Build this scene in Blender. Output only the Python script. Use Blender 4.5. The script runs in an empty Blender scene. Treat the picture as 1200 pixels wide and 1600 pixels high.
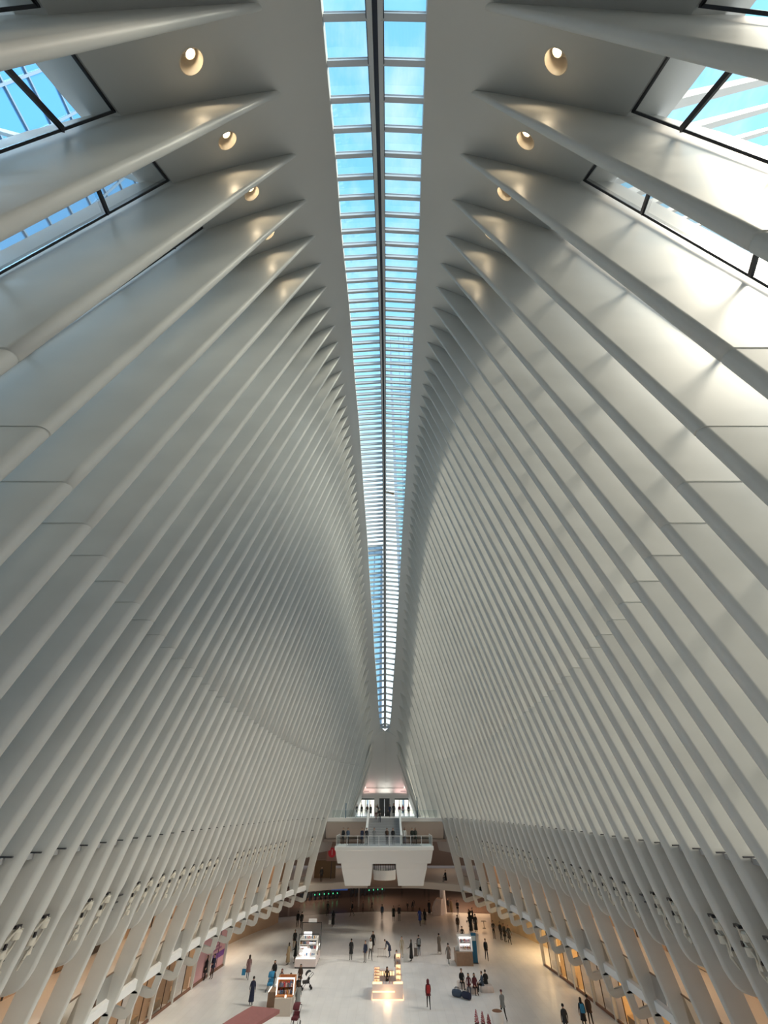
import bpy, bmesh, math, random
import numpy as np
from mathutils import Vector, Matrix
random.seed(7)
C = bpy.context.scene.collection
SC = bpy.context.scene
PI = math.pi

# ------------------------------------------------------------------ camera
F_PX, HORIZON = 640.0, 461.0
PITCH = math.atan(HORIZON / F_PX)
CAM_X, CAM_Z = 0.30, 14.1
VPX = 604.0
cam = bpy.data.cameras.new('camera')
cam.sensor_fit = 'VERTICAL'; cam.sensor_height = 36.0; cam.sensor_width = 27.0
cam.lens = 36.0 * F_PX / 1600.0
cam.shift_x = -(VPX - 600.0) / 1600.0
cam.clip_start = 0.05; cam.clip_end = 2000
co = bpy.data.objects.new('camera', cam); C.objects.link(co)
co.location = (CAM_X, 0, CAM_Z); co.rotation_euler = (PI / 2 + PITCH, 0, 0)
SC.camera = co

# ------------------------------------------------------------------ view, world, sun
SC.view_settings.view_transform = 'Standard'
SC.view_settings.look = 'None'
SC.view_settings.exposure = 0.0
SC.view_settings.gamma = 1.0
SC.view_settings.use_curve_mapping = False
SC.cycles.max_bounces = 10
SC.cycles.diffuse_bounces = 6
SC.cycles.glossy_bounces = 3
SC.cycles.transparent_max_bounces = 12
SC.cycles.caustics_reflective = False
SC.cycles.caustics_refractive = False

w = bpy.data.worlds.new('sky'); SC.world = w; w.use_nodes = True
nt = w.node_tree; nt.nodes.clear()
def N(tree, kind, **kw):
    n = tree.nodes.new(kind)
    for k, v in kw.items(): setattr(n, k, v)
    return n
out = N(nt, 'ShaderNodeOutputWorld'); bg = N(nt, 'ShaderNodeBackground')
tc = N(nt, 'ShaderNodeTexCoord'); sep = N(nt, 'ShaderNodeSeparateXYZ')
ramp = N(nt, 'ShaderNodeValToRGB'); mp = N(nt, 'ShaderNodeMapping'); noi = N(nt, 'ShaderNodeTexNoise')
cr = N(nt, 'ShaderNodeValToRGB'); mix = N(nt, 'ShaderNodeMixRGB')
nt.links.new(tc.outputs['Generated'], sep.inputs[0]); nt.links.new(sep.outputs['Z'], ramp.inputs[0])
e = ramp.color_ramp.elements
e[0].position = 0.0; e[0].color = (1.0, 1.02, 1.05, 1)
e[1].position = 1.0; e[1].color = (0.20, 0.56, 0.84, 1)
for p, c in ((0.58, (0.94, 0.99, 1.02, 1)), (0.76, (0.36, 0.74, 0.95, 1)), (0.92, (0.21, 0.58, 0.84, 1))):
    x = ramp.color_ramp.elements.new(p); x.color = c
mp.inputs['Scale'].default_value = (2.2, 1.3, 3.0)
nt.links.new(tc.outputs['Generated'], mp.inputs[0]); nt.links.new(mp.outputs[0], noi.inputs['Vector'])
noi.inputs['Scale'].default_value = 2.6; noi.inputs['Detail'].default_value = 6; noi.inputs['Roughness'].default_value = 0.6
cr.color_ramp.elements[0].position = 0.46; cr.color_ramp.elements[0].color = (0, 0, 0, 1)
cr.color_ramp.elements[1].position = 0.78; cr.color_ramp.elements[1].color = (0.75, 0.75, 0.75, 1)
nt.links.new(noi.outputs['Fac'], cr.inputs[0]); nt.links.new(cr.outputs['Color'], mix.inputs['Fac'])
nt.links.new(ramp.outputs['Color'], mix.inputs['Color1']); mix.inputs['Color2'].default_value = (0.85, 0.92, 0.97, 1)
nt.links.new(mix.outputs[0], bg.inputs['Color']); bg.inputs['Strength'].default_value = 1.62
nt.links.new(bg.outputs[0], out.inputs['Surface'])

sun = bpy.data.lights.new('sun', 'SUN'); sun.energy = 7.0; sun.angle = math.radians(16); sun.color = (1.0, 0.89, 0.71)
so = bpy.data.objects.new('sun', sun); C.objects.link(so)
SUN_DIR = Vector((-0.63, 0.25, -0.72))
so.rotation_euler = SUN_DIR.to_track_quat('-Z', 'Y').to_euler()

# ------------------------------------------------------------------ materials
MATS = {}
def mat(name, col, rough=0.5, metal=0.0, emit=None, estr=0.0, noise=0.0, nscale=1.0, rnoise=0.0, spec=0.5, bump=0.0, stretch=(1, 1, 1)):
    if name in MATS: return MATS[name]
    m = bpy.data.materials.new(name); m.use_nodes = True
    t = m.node_tree; b = t.nodes['Principled BSDF']
    b.inputs['Base Color'].default_value = (*col, 1); b.inputs['Roughness'].default_value = rough
    b.inputs['Metallic'].default_value = metal; b.inputs['Specular IOR Level'].default_value = spec
    if emit: b.inputs['Emission Color'].default_value = (*emit, 1); b.inputs['Emission Strength'].default_value = estr
    if noise or rnoise or bump:
        c = N(t, 'ShaderNodeTexCoord'); mpp = N(t, 'ShaderNodeMapping'); n = N(t, 'ShaderNodeTexNoise')
        mpp.inputs['Scale'].default_value = stretch
        t.links.new(c.outputs['Object'], mpp.inputs[0]); t.links.new(mpp.outputs[0], n.inputs['Vector'])
        n.inputs['Scale'].default_value = nscale; n.inputs['Detail'].default_value = 5
        if noise:
            r = N(t, 'ShaderNodeValToRGB')
            r.color_ramp.elements[0].position = 0.3; r.color_ramp.elements[1].position = 0.7
            r.color_ramp.elements[0].color = tuple(max(0, x * (1 - noise)) for x in col) + (1,)
            r.color_ramp.elements[1].color = tuple(min(1, x * (1 + noise * 0.6)) for x in col) + (1,)
            t.links.new(n.outputs['Fac'], r.inputs[0]); t.links.new(r.outputs[0], b.inputs['Base Color'])
        if rnoise:
            mr = N(t, 'ShaderNodeMapRange'); mr.inputs['To Min'].default_value = max(0.03, rough - rnoise); mr.inputs['To Max'].default_value = rough + rnoise
            mr.inputs['From Min'].default_value = 0.3; mr.inputs['From Max'].default_value = 0.7
            t.links.new(n.outputs['Fac'], mr.inputs['Value']); t.links.new(mr.outputs[0], b.inputs['Roughness'])
        if bump:
            bp = N(t, 'ShaderNodeBump'); bp.inputs['Strength'].default_value = bump; bp.inputs['Distance'].default_value = 0.05
            t.links.new(n.outputs['Fac'], bp.inputs['Height']); t.links.new(bp.outputs[0], b.inputs['Normal'])
    MATS[name] = m
    return m
def glass(name, tint, gloss=0.10, rough=0.02):
    m = bpy.data.materials.new(name); m.use_nodes = True; t = m.node_tree; t.nodes.clear()
    o = N(t, 'ShaderNodeOutputMaterial'); a = N(t, 'ShaderNodeBsdfTransparent'); g = N(t, 'ShaderNodeBsdfGlossy'); x = N(t, 'ShaderNodeMixShader')
    a.inputs['Color'].default_value = (*tint, 1); g.inputs['Roughness'].default_value = rough
    fr = N(t, 'ShaderNodeFresnel'); fr.inputs['IOR'].default_value = 1.35
    ad = N(t, 'ShaderNodeMath', operation='MULTIPLY'); ad.inputs[1].default_value = gloss * 10
    t.links.new(fr.outputs[0], ad.inputs[0])
    t.links.new(ad.outputs[0], x.inputs['Fac']); t.links.new(a.outputs[0], x.inputs[1]); t.links.new(g.outputs[0], x.inputs[2])
    t.links.new(x.outputs[0], o.inputs['Surface'])
    MATS[name] = m
    return m
M_STEEL = mat('painted_steel', (0.60, 0.60, 0.575), 0.42, spec=0.3, noise=0.05, nscale=0.35, rnoise=0.10, stretch=(1, 1, 2.5))
M_CEIL = mat('ceiling_paint', (0.58, 0.585, 0.575), 0.5, noise=0.03, nscale=0.3)
M_WHITE = mat('white_paint', (0.80, 0.79, 0.77), 0.45)
M_BAND = mat('gallery_paint', (0.80, 0.81, 0.82), 0.4)
M_INFILL = mat('infill_panel', (0.50, 0.46, 0.42), 0.55, noise=0.03, nscale=0.5)
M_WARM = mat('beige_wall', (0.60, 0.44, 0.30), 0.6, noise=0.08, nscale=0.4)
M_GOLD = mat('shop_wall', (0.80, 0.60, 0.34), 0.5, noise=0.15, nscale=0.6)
M_BLACK = mat('black_frame', (0.012, 0.013, 0.018), 0.35)
M_DARK = mat('dark_metal', (0.05, 0.05, 0.055), 0.4)
M_BAR = mat('skylight_steel', (0.56, 0.60, 0.64), 0.4)
M_BLUEDK = mat('skylight_gasket', (0.03, 0.045, 0.08), 0.4)
M_LAMP = mat('lamp_glow', (1, 0.9, 0.7), 0.5, emit=(1.0, 0.84, 0.58), estr=14)
M_CUP = mat('lamp_cup', (0.74, 0.66, 0.55), 0.35)
M_GLASS = glass('window_glass', (0.92, 0.95, 0.96), 0.05)
M_SKYGLASS = glass('skylight_glass', (0.88, 0.96, 0.99), 0.015)
M_RAILGLASS = glass('rail_glass', (0.80, 0.85, 0.85), 0.12)
M_SHOPGLASS = glass('shop_glass', (0.90, 0.90, 0.88), 0.08)
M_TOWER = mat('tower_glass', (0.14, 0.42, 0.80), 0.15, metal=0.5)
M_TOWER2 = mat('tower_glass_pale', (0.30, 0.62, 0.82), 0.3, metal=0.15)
M_STEPS = mat('grey_stone', (0.36, 0.36, 0.37), 0.6)
M_BROWNFLOOR = mat('brown_floor', (0.16, 0.11, 0.09), 0.25, noise=0.1, nscale=0.8)
M_PAVE = mat('street_paving', (0.42, 0.42, 0.42), 0.8, noise=0.1, nscale=0.3)

def floor_mat():
    m = bpy.data.materials.new('marble_floor'); m.use_nodes = True; t = m.node_tree; b = t.nodes['Principled BSDF']
    c = N(t, 'ShaderNodeTexCoord'); n = N(t, 'ShaderNodeTexNoise'); n.inputs['Scale'].default_value = 0.9; n.inputs['Detail'].default_value = 6
    mpp = N(t, 'ShaderNodeMapping'); mpp.inputs['Scale'].default_value = (1.0, 0.35, 1)
    br = N(t, 'ShaderNodeTexBrick'); br.offset = 0.5
    br.inputs['Scale'].default_value = 1.0; br.inputs['Brick Width'].default_value = 1.5; br.inputs['Row Height'].default_value = 0.75
    br.inputs['Mortar Size'].default_value = 0.008; br.inputs['Color1'].default_value = (1, 1, 1, 1); br.inputs['Color2'].default_value = (0.95, 0.95, 0.96, 1)
    br.inputs['Mortar'].default_value = (0.80, 0.80, 0.80, 1)
    rot = N(t, 'ShaderNodeMapping'); rot.inputs['Rotation'].default_value = (0, 0, PI / 2)
    t.links.new(c.outputs['Object'], mpp.inputs[0]); t.links.new(mpp.outputs[0], n.inputs['Vector'])
    t.links.new(c.outputs['Object'], rot.inputs[0]); t.links.new(rot.outputs[0], br.inputs['Vector'])
    r = N(t, 'ShaderNodeValToRGB'); r.color_ramp.elements[0].color = (0.76, 0.75, 0.74, 1); r.color_ramp.elements[1].color = (0.84, 0.83, 0.82, 1)
    r.color_ramp.elements[0].position = 0.3; r.color_ramp.elements[1].position = 0.7
    t.links.new(n.outputs['Fac'], r.inputs[0])
    mx = N(t, 'ShaderNodeMixRGB', blend_type='MULTIPLY'); mx.inputs['Fac'].default_value = 1
    t.links.new(r.outputs[0], mx.inputs['Color1']); t.links.new(br.outputs['Color'], mx.inputs['Color2'])
    t.links.new(mx.outputs[0], b.inputs['Base Color']); b.inputs['Roughness'].default_value = 0.30
    return m
M_FLOOR = floor_mat()

# ------------------------------------------------------------------ mesh helpers
class MB:
    def __init__(s): s.v = []; s.f = []; s.m = []
    def add(s, vs, fs, mi=0):
        o = len(s.v); s.v += [tuple(v) for v in vs]; s.f += [tuple(i + o for i in f) for f in fs]; s.m += [mi] * len(fs)
    def box(s, c, d, mi=0, rot=None):
        x, y, z = (k / 2 for k in d)
        vs = [Vector((a * x, b * y, e_ * z)) for a in (-1, 1) for b in (-1, 1) for e_ in (-1, 1)]
        if rot: vs = [rot @ v for v in vs]
        vs = [v + Vector(c) for v in vs]
        s.add(vs, [(0, 1, 3, 2), (4, 6, 7, 5), (0, 4, 5, 1), (2, 3, 7, 6), (0, 2, 6, 4), (1, 5, 7, 3)], mi)
    def bar(s, a, b, wd, ht, up=(0, 0, 1), mi=0):
        a, b = Vector(a), Vector(b); d = (b - a)
        if d.length < 1e-6: return
        dn = d.normalized(); sd = dn.cross(Vector(up))
        if sd.length < 1e-4: sd = dn.cross(Vector((0, 1, 0)))
        sd.normalize(); u = sd.cross(dn)
        vs = [p + sd * (i * wd / 2) + u * (j * ht / 2) for p in (a, b) for i, j in ((-1, -1), (1, -1), (1, 1), (-1, 1))]
        s.add(vs, [(3, 2, 1, 0), (4, 5, 6, 7), (0, 1, 5, 4), (1, 2, 6, 5), (2, 3, 7, 6), (3, 0, 4, 7)], mi)
    def loft(s, rings, mi=0, cap=True):
        n = len(rings[0]); vs = [p for r in rings for p in r]; fs = []
        for k in range(len(rings) - 1):
            for i in range(n):
                j = (i + 1) % n
                fs.append((k * n + i, k * n + j, (k + 1) * n + j, (k + 1) * n + i))
        if cap: fs += [tuple(range(n - 1, -1, -1)), tuple((len(rings) - 1) * n + i for i in range(n))]
        s.add(vs, fs, mi)
    def tube(s, pts, r, n=6, mi=0):
        rings = []
        for k, p in enumerate(pts):
            p = Vector(p); d = (Vector(pts[min(k + 1, len(pts) - 1)]) - Vector(pts[max(k - 1, 0)])).normalized()
            a = d.cross(Vector((0, 0, 1)))
            if a.length < 1e-3: a = Vector((1, 0, 0))
            a.normalize(); b = d.cross(a); rr = r[k] if isinstance(r, (list, tuple)) else r
            rings.append([p + (a * math.cos(t) + b * math.sin(t)) * rr for t in (2 * PI * i / n for i in range(n))])
        s.loft(rings, mi)
    def lathe(s, prof, c=(0, 0, 0), n=16, mi=0, sx=1, sy=1):
        rings = [[(c[0] + r * sx * math.cos(2 * PI * i / n), c[1] + r * sy * math.sin(2 * PI * i / n), c[2] + z) for i in range(n)] for r, z in prof]
        s.loft(rings, mi)
    def grid(s, rows, mi=0):
        n = len(rows[0]); vs = [p for r in rows for p in r]
        s.add(vs, [(k * n + i, k * n + i + 1, (k + 1) * n + i + 1, (k + 1) * n + i) for k in range(len(rows) - 1) for i in range(n - 1)], mi)
    def mesh(s, name, mats, smooth=False, angle=40):
        me = bpy.data.meshes.new(name); me.from_pydata(s.v, [], s.f); me.update()
        for m in (mats if isinstance(mats, (list, tuple)) else [mats]): me.materials.append(m)
        if any(s.m): me.polygons.foreach_set('material_index', s.m)
        bm = bmesh.new(); bm.from_mesh(me)
        bmesh.ops.recalc_face_normals(bm, faces=bm.faces)
        if smooth:
            for f in bm.faces: f.smooth = True
            for ed in bm.edges:
                if len(ed.link_faces) == 2 and ed.calc_face_angle(0) > math.radians(angle): ed.smooth = False
        bm.to_mesh(me); bm.free()
        return me
    def build(s, name, mats, parent=None, smooth=False, loc=None, angle=40):
        o = bpy.data.objects.new(name, s.mesh(name, mats, smooth, angle)); C.objects.link(o)
        if parent: o.parent = parent
        if loc: o.location = loc
        return o
def empty(name, loc=(0, 0, 0), rz=0.0):
    o = bpy.data.objects.new(name, None); C.objects.link(o); o.location = loc; o.rotation_euler = (0, 0, rz); o.empty_display_size = 0.3
    return o
def tag(o, label, cat, group=None):
    o['label'] = label; o['category'] = cat
    if group: o['group'] = group
    return o
def struct(o, label=None):
    o['kind'] = 'structure'
    if label: o['label'] = label
    return o
def inst(name, me, parent=None, loc=(0, 0, 0), rz=0.0, sc=None):
    o = bpy.data.objects.new(name, me); C.objects.link(o); o.location = loc; o.rotation_euler = (0, 0, rz)
    if sc: o.scale = sc
    if parent: o.parent = parent
    return o
def area(name, loc, size, energy, col, rot=(0, 0, 0), parent=None):
    l = bpy.data.lights.new(name, 'AREA'); l.shape = 'RECTANGLE'; l.size, l.size_y = size; l.energy = energy; l.color = col
    o = bpy.data.objects.new(name, l); C.objects.link(o); o.location = loc; o.rotation_euler = rot
    return o

# ------------------------------------------------------------------ hall geometry tables (q = distance from the hall's middle)
MID = 42.5
def curve(xs, ys):
    xs, ys = np.array(xs, float), np.array(ys, float)
    h = np.diff(xs); d = np.diff(ys) / h; m = np.zeros(len(xs)); m[0] = 0; m[-1] = d[-1]
    for k in range(1, len(xs) - 1): m[k] = (d[k - 1] * h[k] + d[k] * h[k - 1]) / (h[k] + h[k - 1])
    def f(q):
        q = min(max(abs(q), xs[0]), xs[-1]); k = min(int(np.searchsorted(xs, q, 'right')) - 1, len(xs) - 2)
        t = (q - xs[k]) / h[k]
        return float(ys[k] * (2 * t**3 - 3 * t * t + 1) + h[k] * m[k] * (t**3 - 2 * t * t + t) + ys[k + 1] * (3 * t * t - 2 * t**3) + h[k] * m[k + 1] * (t**3 - t * t))
    return f
Z_TIP = curve([0, 5.8, 14.3, 16.6, 25.6, 31, 32.8, 34.6, 36.4, 38.2, 40, 41, 44.6, 48.2, 50.5, 52.5],
              [47.6, 47.4, 46.0, 45.1, 41.3, 38.1, 36.8, 35.3, 33.9, 32.3, 30.4, 29.4, 25.8, 22.1, 19.4, 17.0])
X_TIP = curve([0, 14, 25.6, 32.8, 38, 40, 41, 48.2, 50.5, 52.5], [3.6, 3.55, 3.25, 3.1, 2.87, 2.75, 2.65, 2.2, 2.7, 3.6])
X_SKY = curve([0, 8, 19, 29, 33.5, 38, 41.5, 44.5, 45.6], [2.80, 2.75, 2.55, 2.15, 1.95, 1.6, 1.3, 1.0, 0.75])
X_SH = curve([0, 8, 15.8, 23, 26, 30.2, 33, 36.4, 38, 40, 42, 44, 48, 52.5], [13.6, 13.5, 13.1, 12.4, 11.95, 11.1, 10.4, 9.2, 8.6, 7.6, 6.9, 6.4, 5.8, 5.3])
X_C = curve([0, 8, 15.8, 23, 26, 30.2, 33, 36.4, 38, 42, 48, 53], [16.15, 15.95, 15.3, 14.5, 13.95, 13.2, 12.5, 11.55, 11.0, 9.6, 8.4, 8.0])
Z_SH, Z_C = 12.7, 3.2
def rib_d(i): return 0.84 if i == 0 else (i + 0.37) * 1.8
def front(d, z):
    q = d - MID; zt, xt, xs, xc = Z_TIP(q), X_TIP(q), X_SH(q), X_C(q)
    if z >= Z_SH: return xt + (xs - xt) * (zt - z) / (zt - Z_SH)
    return xs + (xc - xs) * (Z_SH - z) / (Z_SH - Z_C)
def glass_x(d, z):
    q = d - MID; zh, xh = Z_TIP(q) - 3.0, X_TIP(q) + 3.3
    xs = X_SH(q) + 2.7
    return xh + (xs - xh) * (zh - z) / (zh - Z_SH)
IDX0, IDX1 = -3, 50
COLS = [i for i in range(0, 45) if i % 2 == 0]

wall = {}
for sd, nm in ((-1, 'wall_left'), (1, 'wall_right')):
    wall[sd] = struct(empty(nm, (sd * 16, MID, 0)))

def nose_ring(xf, xb, d, wd, z, sd, ins=0.0):
    """one horizontal section of a rib: half-round front, flat back"""
    hw = wd / 2 - ins; xf = xf + ins; r = hw; pts = []
    for k in range(7):
        a = -PI / 2 + PI * k / 6
        pts.append((xf + r - r * math.cos(a), d + hw * math.sin(a)))
    pts.append((xb, d + hw)); pts.append((xb, d - hw))
    return [(sd * x - sd * 16, y - MID, z) for x, y in pts]
def make_rib(i, sd):
    d = rib_d(i); q = d - MID; zt = Z_TIP(q); mb = MB()
    lower = (i in COLS) or (3 <= i <= 44)
    zs = [zt + 0.35 - 0.0]
    z = zt
    nseg = 12
    zs = list(np.linspace(zt + 0.5, Z_SH, nseg))
    joints = [20.6 - 0.012 * i] if zt > 24 else []
    levels = [(z_, 0) for z_ in zs]
    for j in joints: levels += [(j + 0.03, 0), (j + 0.012, 1), (j - 0.012, 1), (j - 0.03, 0)]
    levels.sort(key=lambda a: -a[0])
    def wdt(z_): return min(0.13 + 0.0150 * max(0, zt - z_), 0.46)
    def back(z_): return min(front(d, z_) + 3.5, 1e9) if z_ < zt - 3.2 else front(d, z_) + 3.5 * max(0.15, (zt + 0.6 - z_) / 3.8)
    rings = [nose_ring(front(d, z_), back(z_), d, wdt(z_), z_, sd, 0.03 * g) for z_, g in levels]
    if lower:
        w0 = wdt(Z_SH)
        for z_, w_ in ((11.6, w0), (10.75, w0), (10.55, w0 * 0.85), (10.35, 0.27), (9.4, 0.26)):
            rings.append(nose_ring(front(d, z_) + (w0 - w_) * 0.3, front(d, z_) + 3.4, d, w_, z_, sd))
        if i % 2 == 0:
            for z_, b_ in ((8.9, 2.6), (8.4, 1.5), (7.9, 1.1), (6.0, 1.0), (4.2, 1.0)):
                rings.append(nose_ring(front(d, z_) + 0.05, front(d, z_) + b_, d, 0.25, z_, sd))
        else:
            for z_, f_, b_ in ((8.8, 0.05, 3.0), (8.55, 0.1, 2.5), (8.32, 0.2, 2.1), (8.18, 0.38, 1.8), (8.1, 0.65, 1.4)):
                rings.append(nose_ring(front(d, z_) + f_, front(d, z_) + b_, d, 0.25, z_, sd))
    mb.loft(rings)
    if lower and i % 2 == 0:
        # hooked foot: leg, rounded corner, toe bar running out to the post
        xc = X_C(q); xf4 = front(d, 4.3)
        path = [(xf4 + 0.30, 4.3), (xc + 0.20, 3.62), (xc + 0.22, 3.45), (xc + 0.34, 3.32), (xc + 0.55, 3.30), (xc + 1.6, 3.55), (xc + 3.0, 3.92)]
        rr = []
        for k, (x, z_) in enumerate(path):
            a = path[max(k - 1, 0)]; b = path[min(k + 1, len(path) - 1)]
            tx, tz = b[0] - a[0], b[1] - a[1]; L = math.hypot(tx, tz); nx, nz = -tz / L, tx / L; h = 0.22
            rr.append([(sd * (x + nx * h * s1) - sd * 16, d - MID + 0.125 * s2, z_ + nz * h * s1) for s1, s2 in ((-1, -1), (1, -1), (1, 1), (-1, 1))])
        mb.loft(rr)
        # back leg closing the small opening, under the gallery beam
        mb.box((sd * (xc + 1.75) - sd * 16, d - MID, 3.95), (0.3, 0.24, 0.8))
        if i <= 36:
            mb.loft([[(sd * (xc + 3.1 + s1 * hx) - sd * 16, d - MID + s2 * hy, z_) for s1, s2 in ((-1, -1), (1, -1), (1, 1), (-1, 1))]
                     for z_, hx, hy in ((0, 0.13, 0.11), (2.0, 0.16, 0.13), (4.15, 0.28, 0.2))])
    return mb.build('rib', M_STEEL, wall[sd], smooth=True, angle=50)
for sd in (-1, 1):
    for i in range(IDX0, IDX1 + 1): make_rib(i, sd)

# wing spears that run up and out over the roof from each rib
for sd in (-1, 1):
    for i in range(0, 11):
        if sd < 0 and i != 4: continue
        d = rib_d(i); q = d - MID; zt = Z_TIP(q); xt = X_TIP(q); mb = MB(); rings = []
        for k in range(7):
            x = xt + 1.0 + 5.0 * k; z = zt + 0.6 + 0.82 * (x - xt - 1.0) - 0.003 * (x - xt - 1) ** 2
            dep = 1.1 - 0.14 * k; wd = 0.42 - 0.04 * k
            rings.append([(sd * (x + a * dep / 2 * 0.63) - sd * 16, d - MID + b * wd / 2, z - a * dep / 2 * 0.77) for a, b in ((-1, -1), (1, -1), (1, 1), (-1, 1))])
        mb.loft(rings); mb.build('wing_spear', M_STEEL, wall[sd])

# ------------------------------------------------------------------ ceiling shell
def ceil_prof(d):
    q = d - MID; zt, xt = Z_TIP(q), X_TIP(q)
    xs = X_SKY(q) if abs(q) < 45.6 else 0.0
    zs = zt + 1.1 if abs(q) < 46 else zt + 1.1 * max(0, (52.5 - abs(q)) / 6.5)
    return xs, zs, xt, zt
ds = [rib_d(IDX0) - 4 + 0.9 * k for k in range(0, 118)]
ds = sorted(set([round(x, 3) for x in ds if MID - 52.4 < x < MID + 52.4] + [MID + 45.59, MID + 45.61, MID - 45.59, MID - 45.61, MID + 52.5, MID - 52.5]))
LIGHT_D = [(k + 0.37) * 1.8 + 0.95 for k in range(5)]
for ld in LIGHT_D:
    ds = [d for d in ds if not (ld - 0.5 < d < ld + 0.5)] + [ld - 0.45, ld + 0.45]
ds = sorted(ds)
ceil = struct(empty('ceiling', (0, MID, 30)))
BOWLS = []
UPR = [(0.0, 0.1), (0.55, -0.32), (1.15, -0.84), (2.05, -1.70), (2.65, -2.36), (3.2, -3.0)]
mb = MB()
for sd in (-1, 1):
    rows = []
    for d in ds:
        xs, zs, xt, zt = ceil_prof(d); f = min(1.0, max(0.0, (52.5 - abs(d - MID)) / 6.0))
        lip = 0.55 if xs > 0 else 0.0
        P = [(xs, zs + lip + 0.05), (xs, zs + 0.06), (xs + 0.05, zs), (xs + (xt - xs) * 0.5, zs - 0.42 * f)] + [(xt + u * f, zt + v * f) for u, v in UPR] + [
             (xt + 4.3 * f, zt - 2.9 * f + 0.1), (xt + 0.5, zt + 1.1), (xs + 0.3, zs + lip + 0.12), (xs, zs + lip + 0.05)]
        rows.append([(sd * x, d - MID, z - 30) for x, z in P])
    n = len(rows[0]); vs = [p for r in rows for p in r]; fs = []
    for k in range(len(rows) - 1):
        hole = any(abs(ds[k] - (ld - 0.45)) < 1e-6 for ld in LIGHT_D)
        for i in range(n - 1):
            if hole and i == 6: continue
            fs.append((k * n + i, k * n + i + 1, (k + 1) * n + i + 1, (k + 1) * n + i))
    mb.add(vs, fs)
    for ld in LIGHT_D:          # a round opening in that cell
        k = min(range(len(ds)), key=lambda j: abs(ds[j] - (ld - 0.45)))
        c4 = [Vector(rows[k][6]), Vector(rows[k][7]), Vector(rows[k + 1][7]), Vector(rows[k + 1][6])]
        ctr = sum(c4, Vector()) / 4; ex = (c4[1] - c4[0]).normalized(); e2 = (c4[3] - c4[0]).normalized(); nn = ex.cross(e2).normalized(); ey = nn.cross(ex); nn = nn if nn.z > 0 else -nn
        BOWLS.append((sd, ctr + Vector((0, MID, 30)), -ex, nn))
        ring = []
        for j in range(24):
            a = 2 * PI * (j + 0.5) / 24 - 3 * PI / 4
            p = ctr + ex * 0.30 * math.cos(a) + ey * 0.30 * math.sin(a); ring.append(p)
        base = c4 + ring; ff = []
        for side in range(4):       # ring points 6*side .. 6*side+5 face edge side -> side+1
            a, b2 = side, (side + 1) % 4
            r0 = [4 + (6 * side + j) % 24 for j in range(6)]
            for j in range(5): ff.append((a if j < 2 else b2, r0[j], r0[j + 1]) if j != 2 else (a, r0[2], r0[3]))
            ff.append((a, b2, r0[3])); ff.append((b2, r0[5], 4 + (6 * side + 6) % 24))
        mb.add(base, ff)
mb.build('ceiling_shell', M_CEIL, ceil, smooth=True, angle=35)

# ------------------------------------------------------------------ skylight
sky = struct(empty('skylight', (0, MID, 40)))
nb = 0
def sky_z(d): return Z_TIP(d - MID) + 1.45
bars_d = [MID - 45.0 + 0.9 * k for k in range(101)]
for k, d in enumerate(bars_d):
    if d < -1.2: continue
    hw = X_SKY(d - MID)
    for sd in (-1, 1):
        b = MB(); z = sky_z(d)
        b.bar((sd * 0.16, d - MID, z + 0.18 - 40), (sd * (hw + 0.02), d - MID, z - 0.05 - 40), 0.13, 0.26)
        b.bar((sd * 0.16, d - MID, z + 0.33 - 40), (sd * (hw + 0.02), d - MID, z + 0.10 - 40), 0.18, 0.05)
        b.build('crossbar', M_BAR, sky)
        if k + 1 < len(bars_d):
            d2 = bars_d[k + 1]; h2 = X_SKY(d2 - MID); z2 = sky_z(d2); p = MB()
            p.add([(sd * 0.2, d - MID, z + 0.34 - 40), (sd * hw, d - MID, z + 0.12 - 40), (sd * h2, d2 - MID, z2 + 0.12 - 40), (sd * 0.2, d2 - MID, z2 + 0.34 - 40)], [(0, 1, 2, 3)])
            p.build('glass_pane', M_SKYGLASS, sky)
for sd in (-1, 1):
    b = MB(); g = MB()
    dd = [d for d in ds if -3 < d < MID + 45.6]
    b.loft([[(sd * x, d - MID, sky_z(d) + z - 40) for x, z in ((0.07, -0.02), (0.21, 0.0), (0.21, 0.34), (0.07, 0.34))] for d in dd])
    b.build('spine_beam', M_BAR, sky)
    g.loft([[(sd * x, d - MID, sky_z(d) + z - 40) for x, z in ((0.0, 0.30), (0.07, 0.30), (0.07, 0.42), (0.0, 0.42))] for d in dd])
    g.loft([[(sd * x, d - MID, sky_z(d) + z - 40) for x, z in ((0.212, 0.0), (0.235, 0.02), (0.235, 1.0), (0.212, 1.0))] for d in dd])
    g.build('spine_gasket', M_BLUEDK, sky)
b = MB()   # rounded frame closing the far end of the skylight
pts = [(0.95 * math.cos(t), 45.0 + 0.75 * math.sin(t), sky_z(MID + 45.3) - 40 + 0.05) for t in np.linspace(0, PI, 13)]
for a, c in zip(pts[:-1], pts[1:]): b.bar(a, c, 0.16, 0.5)
b.build('end_frame', M_BAR, sky)
b = MB()
zz = sky_z(44) - 40
b.box((0.35, 1.0, zz - 0.25), (0.5, 0.12, 0.12)); b.bar((0.3, 1.0, zz - 0.25), (1.1, 0.7, zz - 0.75), 0.12, 0.16); b.box((1.15, 0.68, zz - 0.8), (0.3, 0.2, 0.22))
b.build('camera_bracket', mat('bracket_brown', (0.20, 0.14, 0.08), 0.5), sky)

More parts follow.
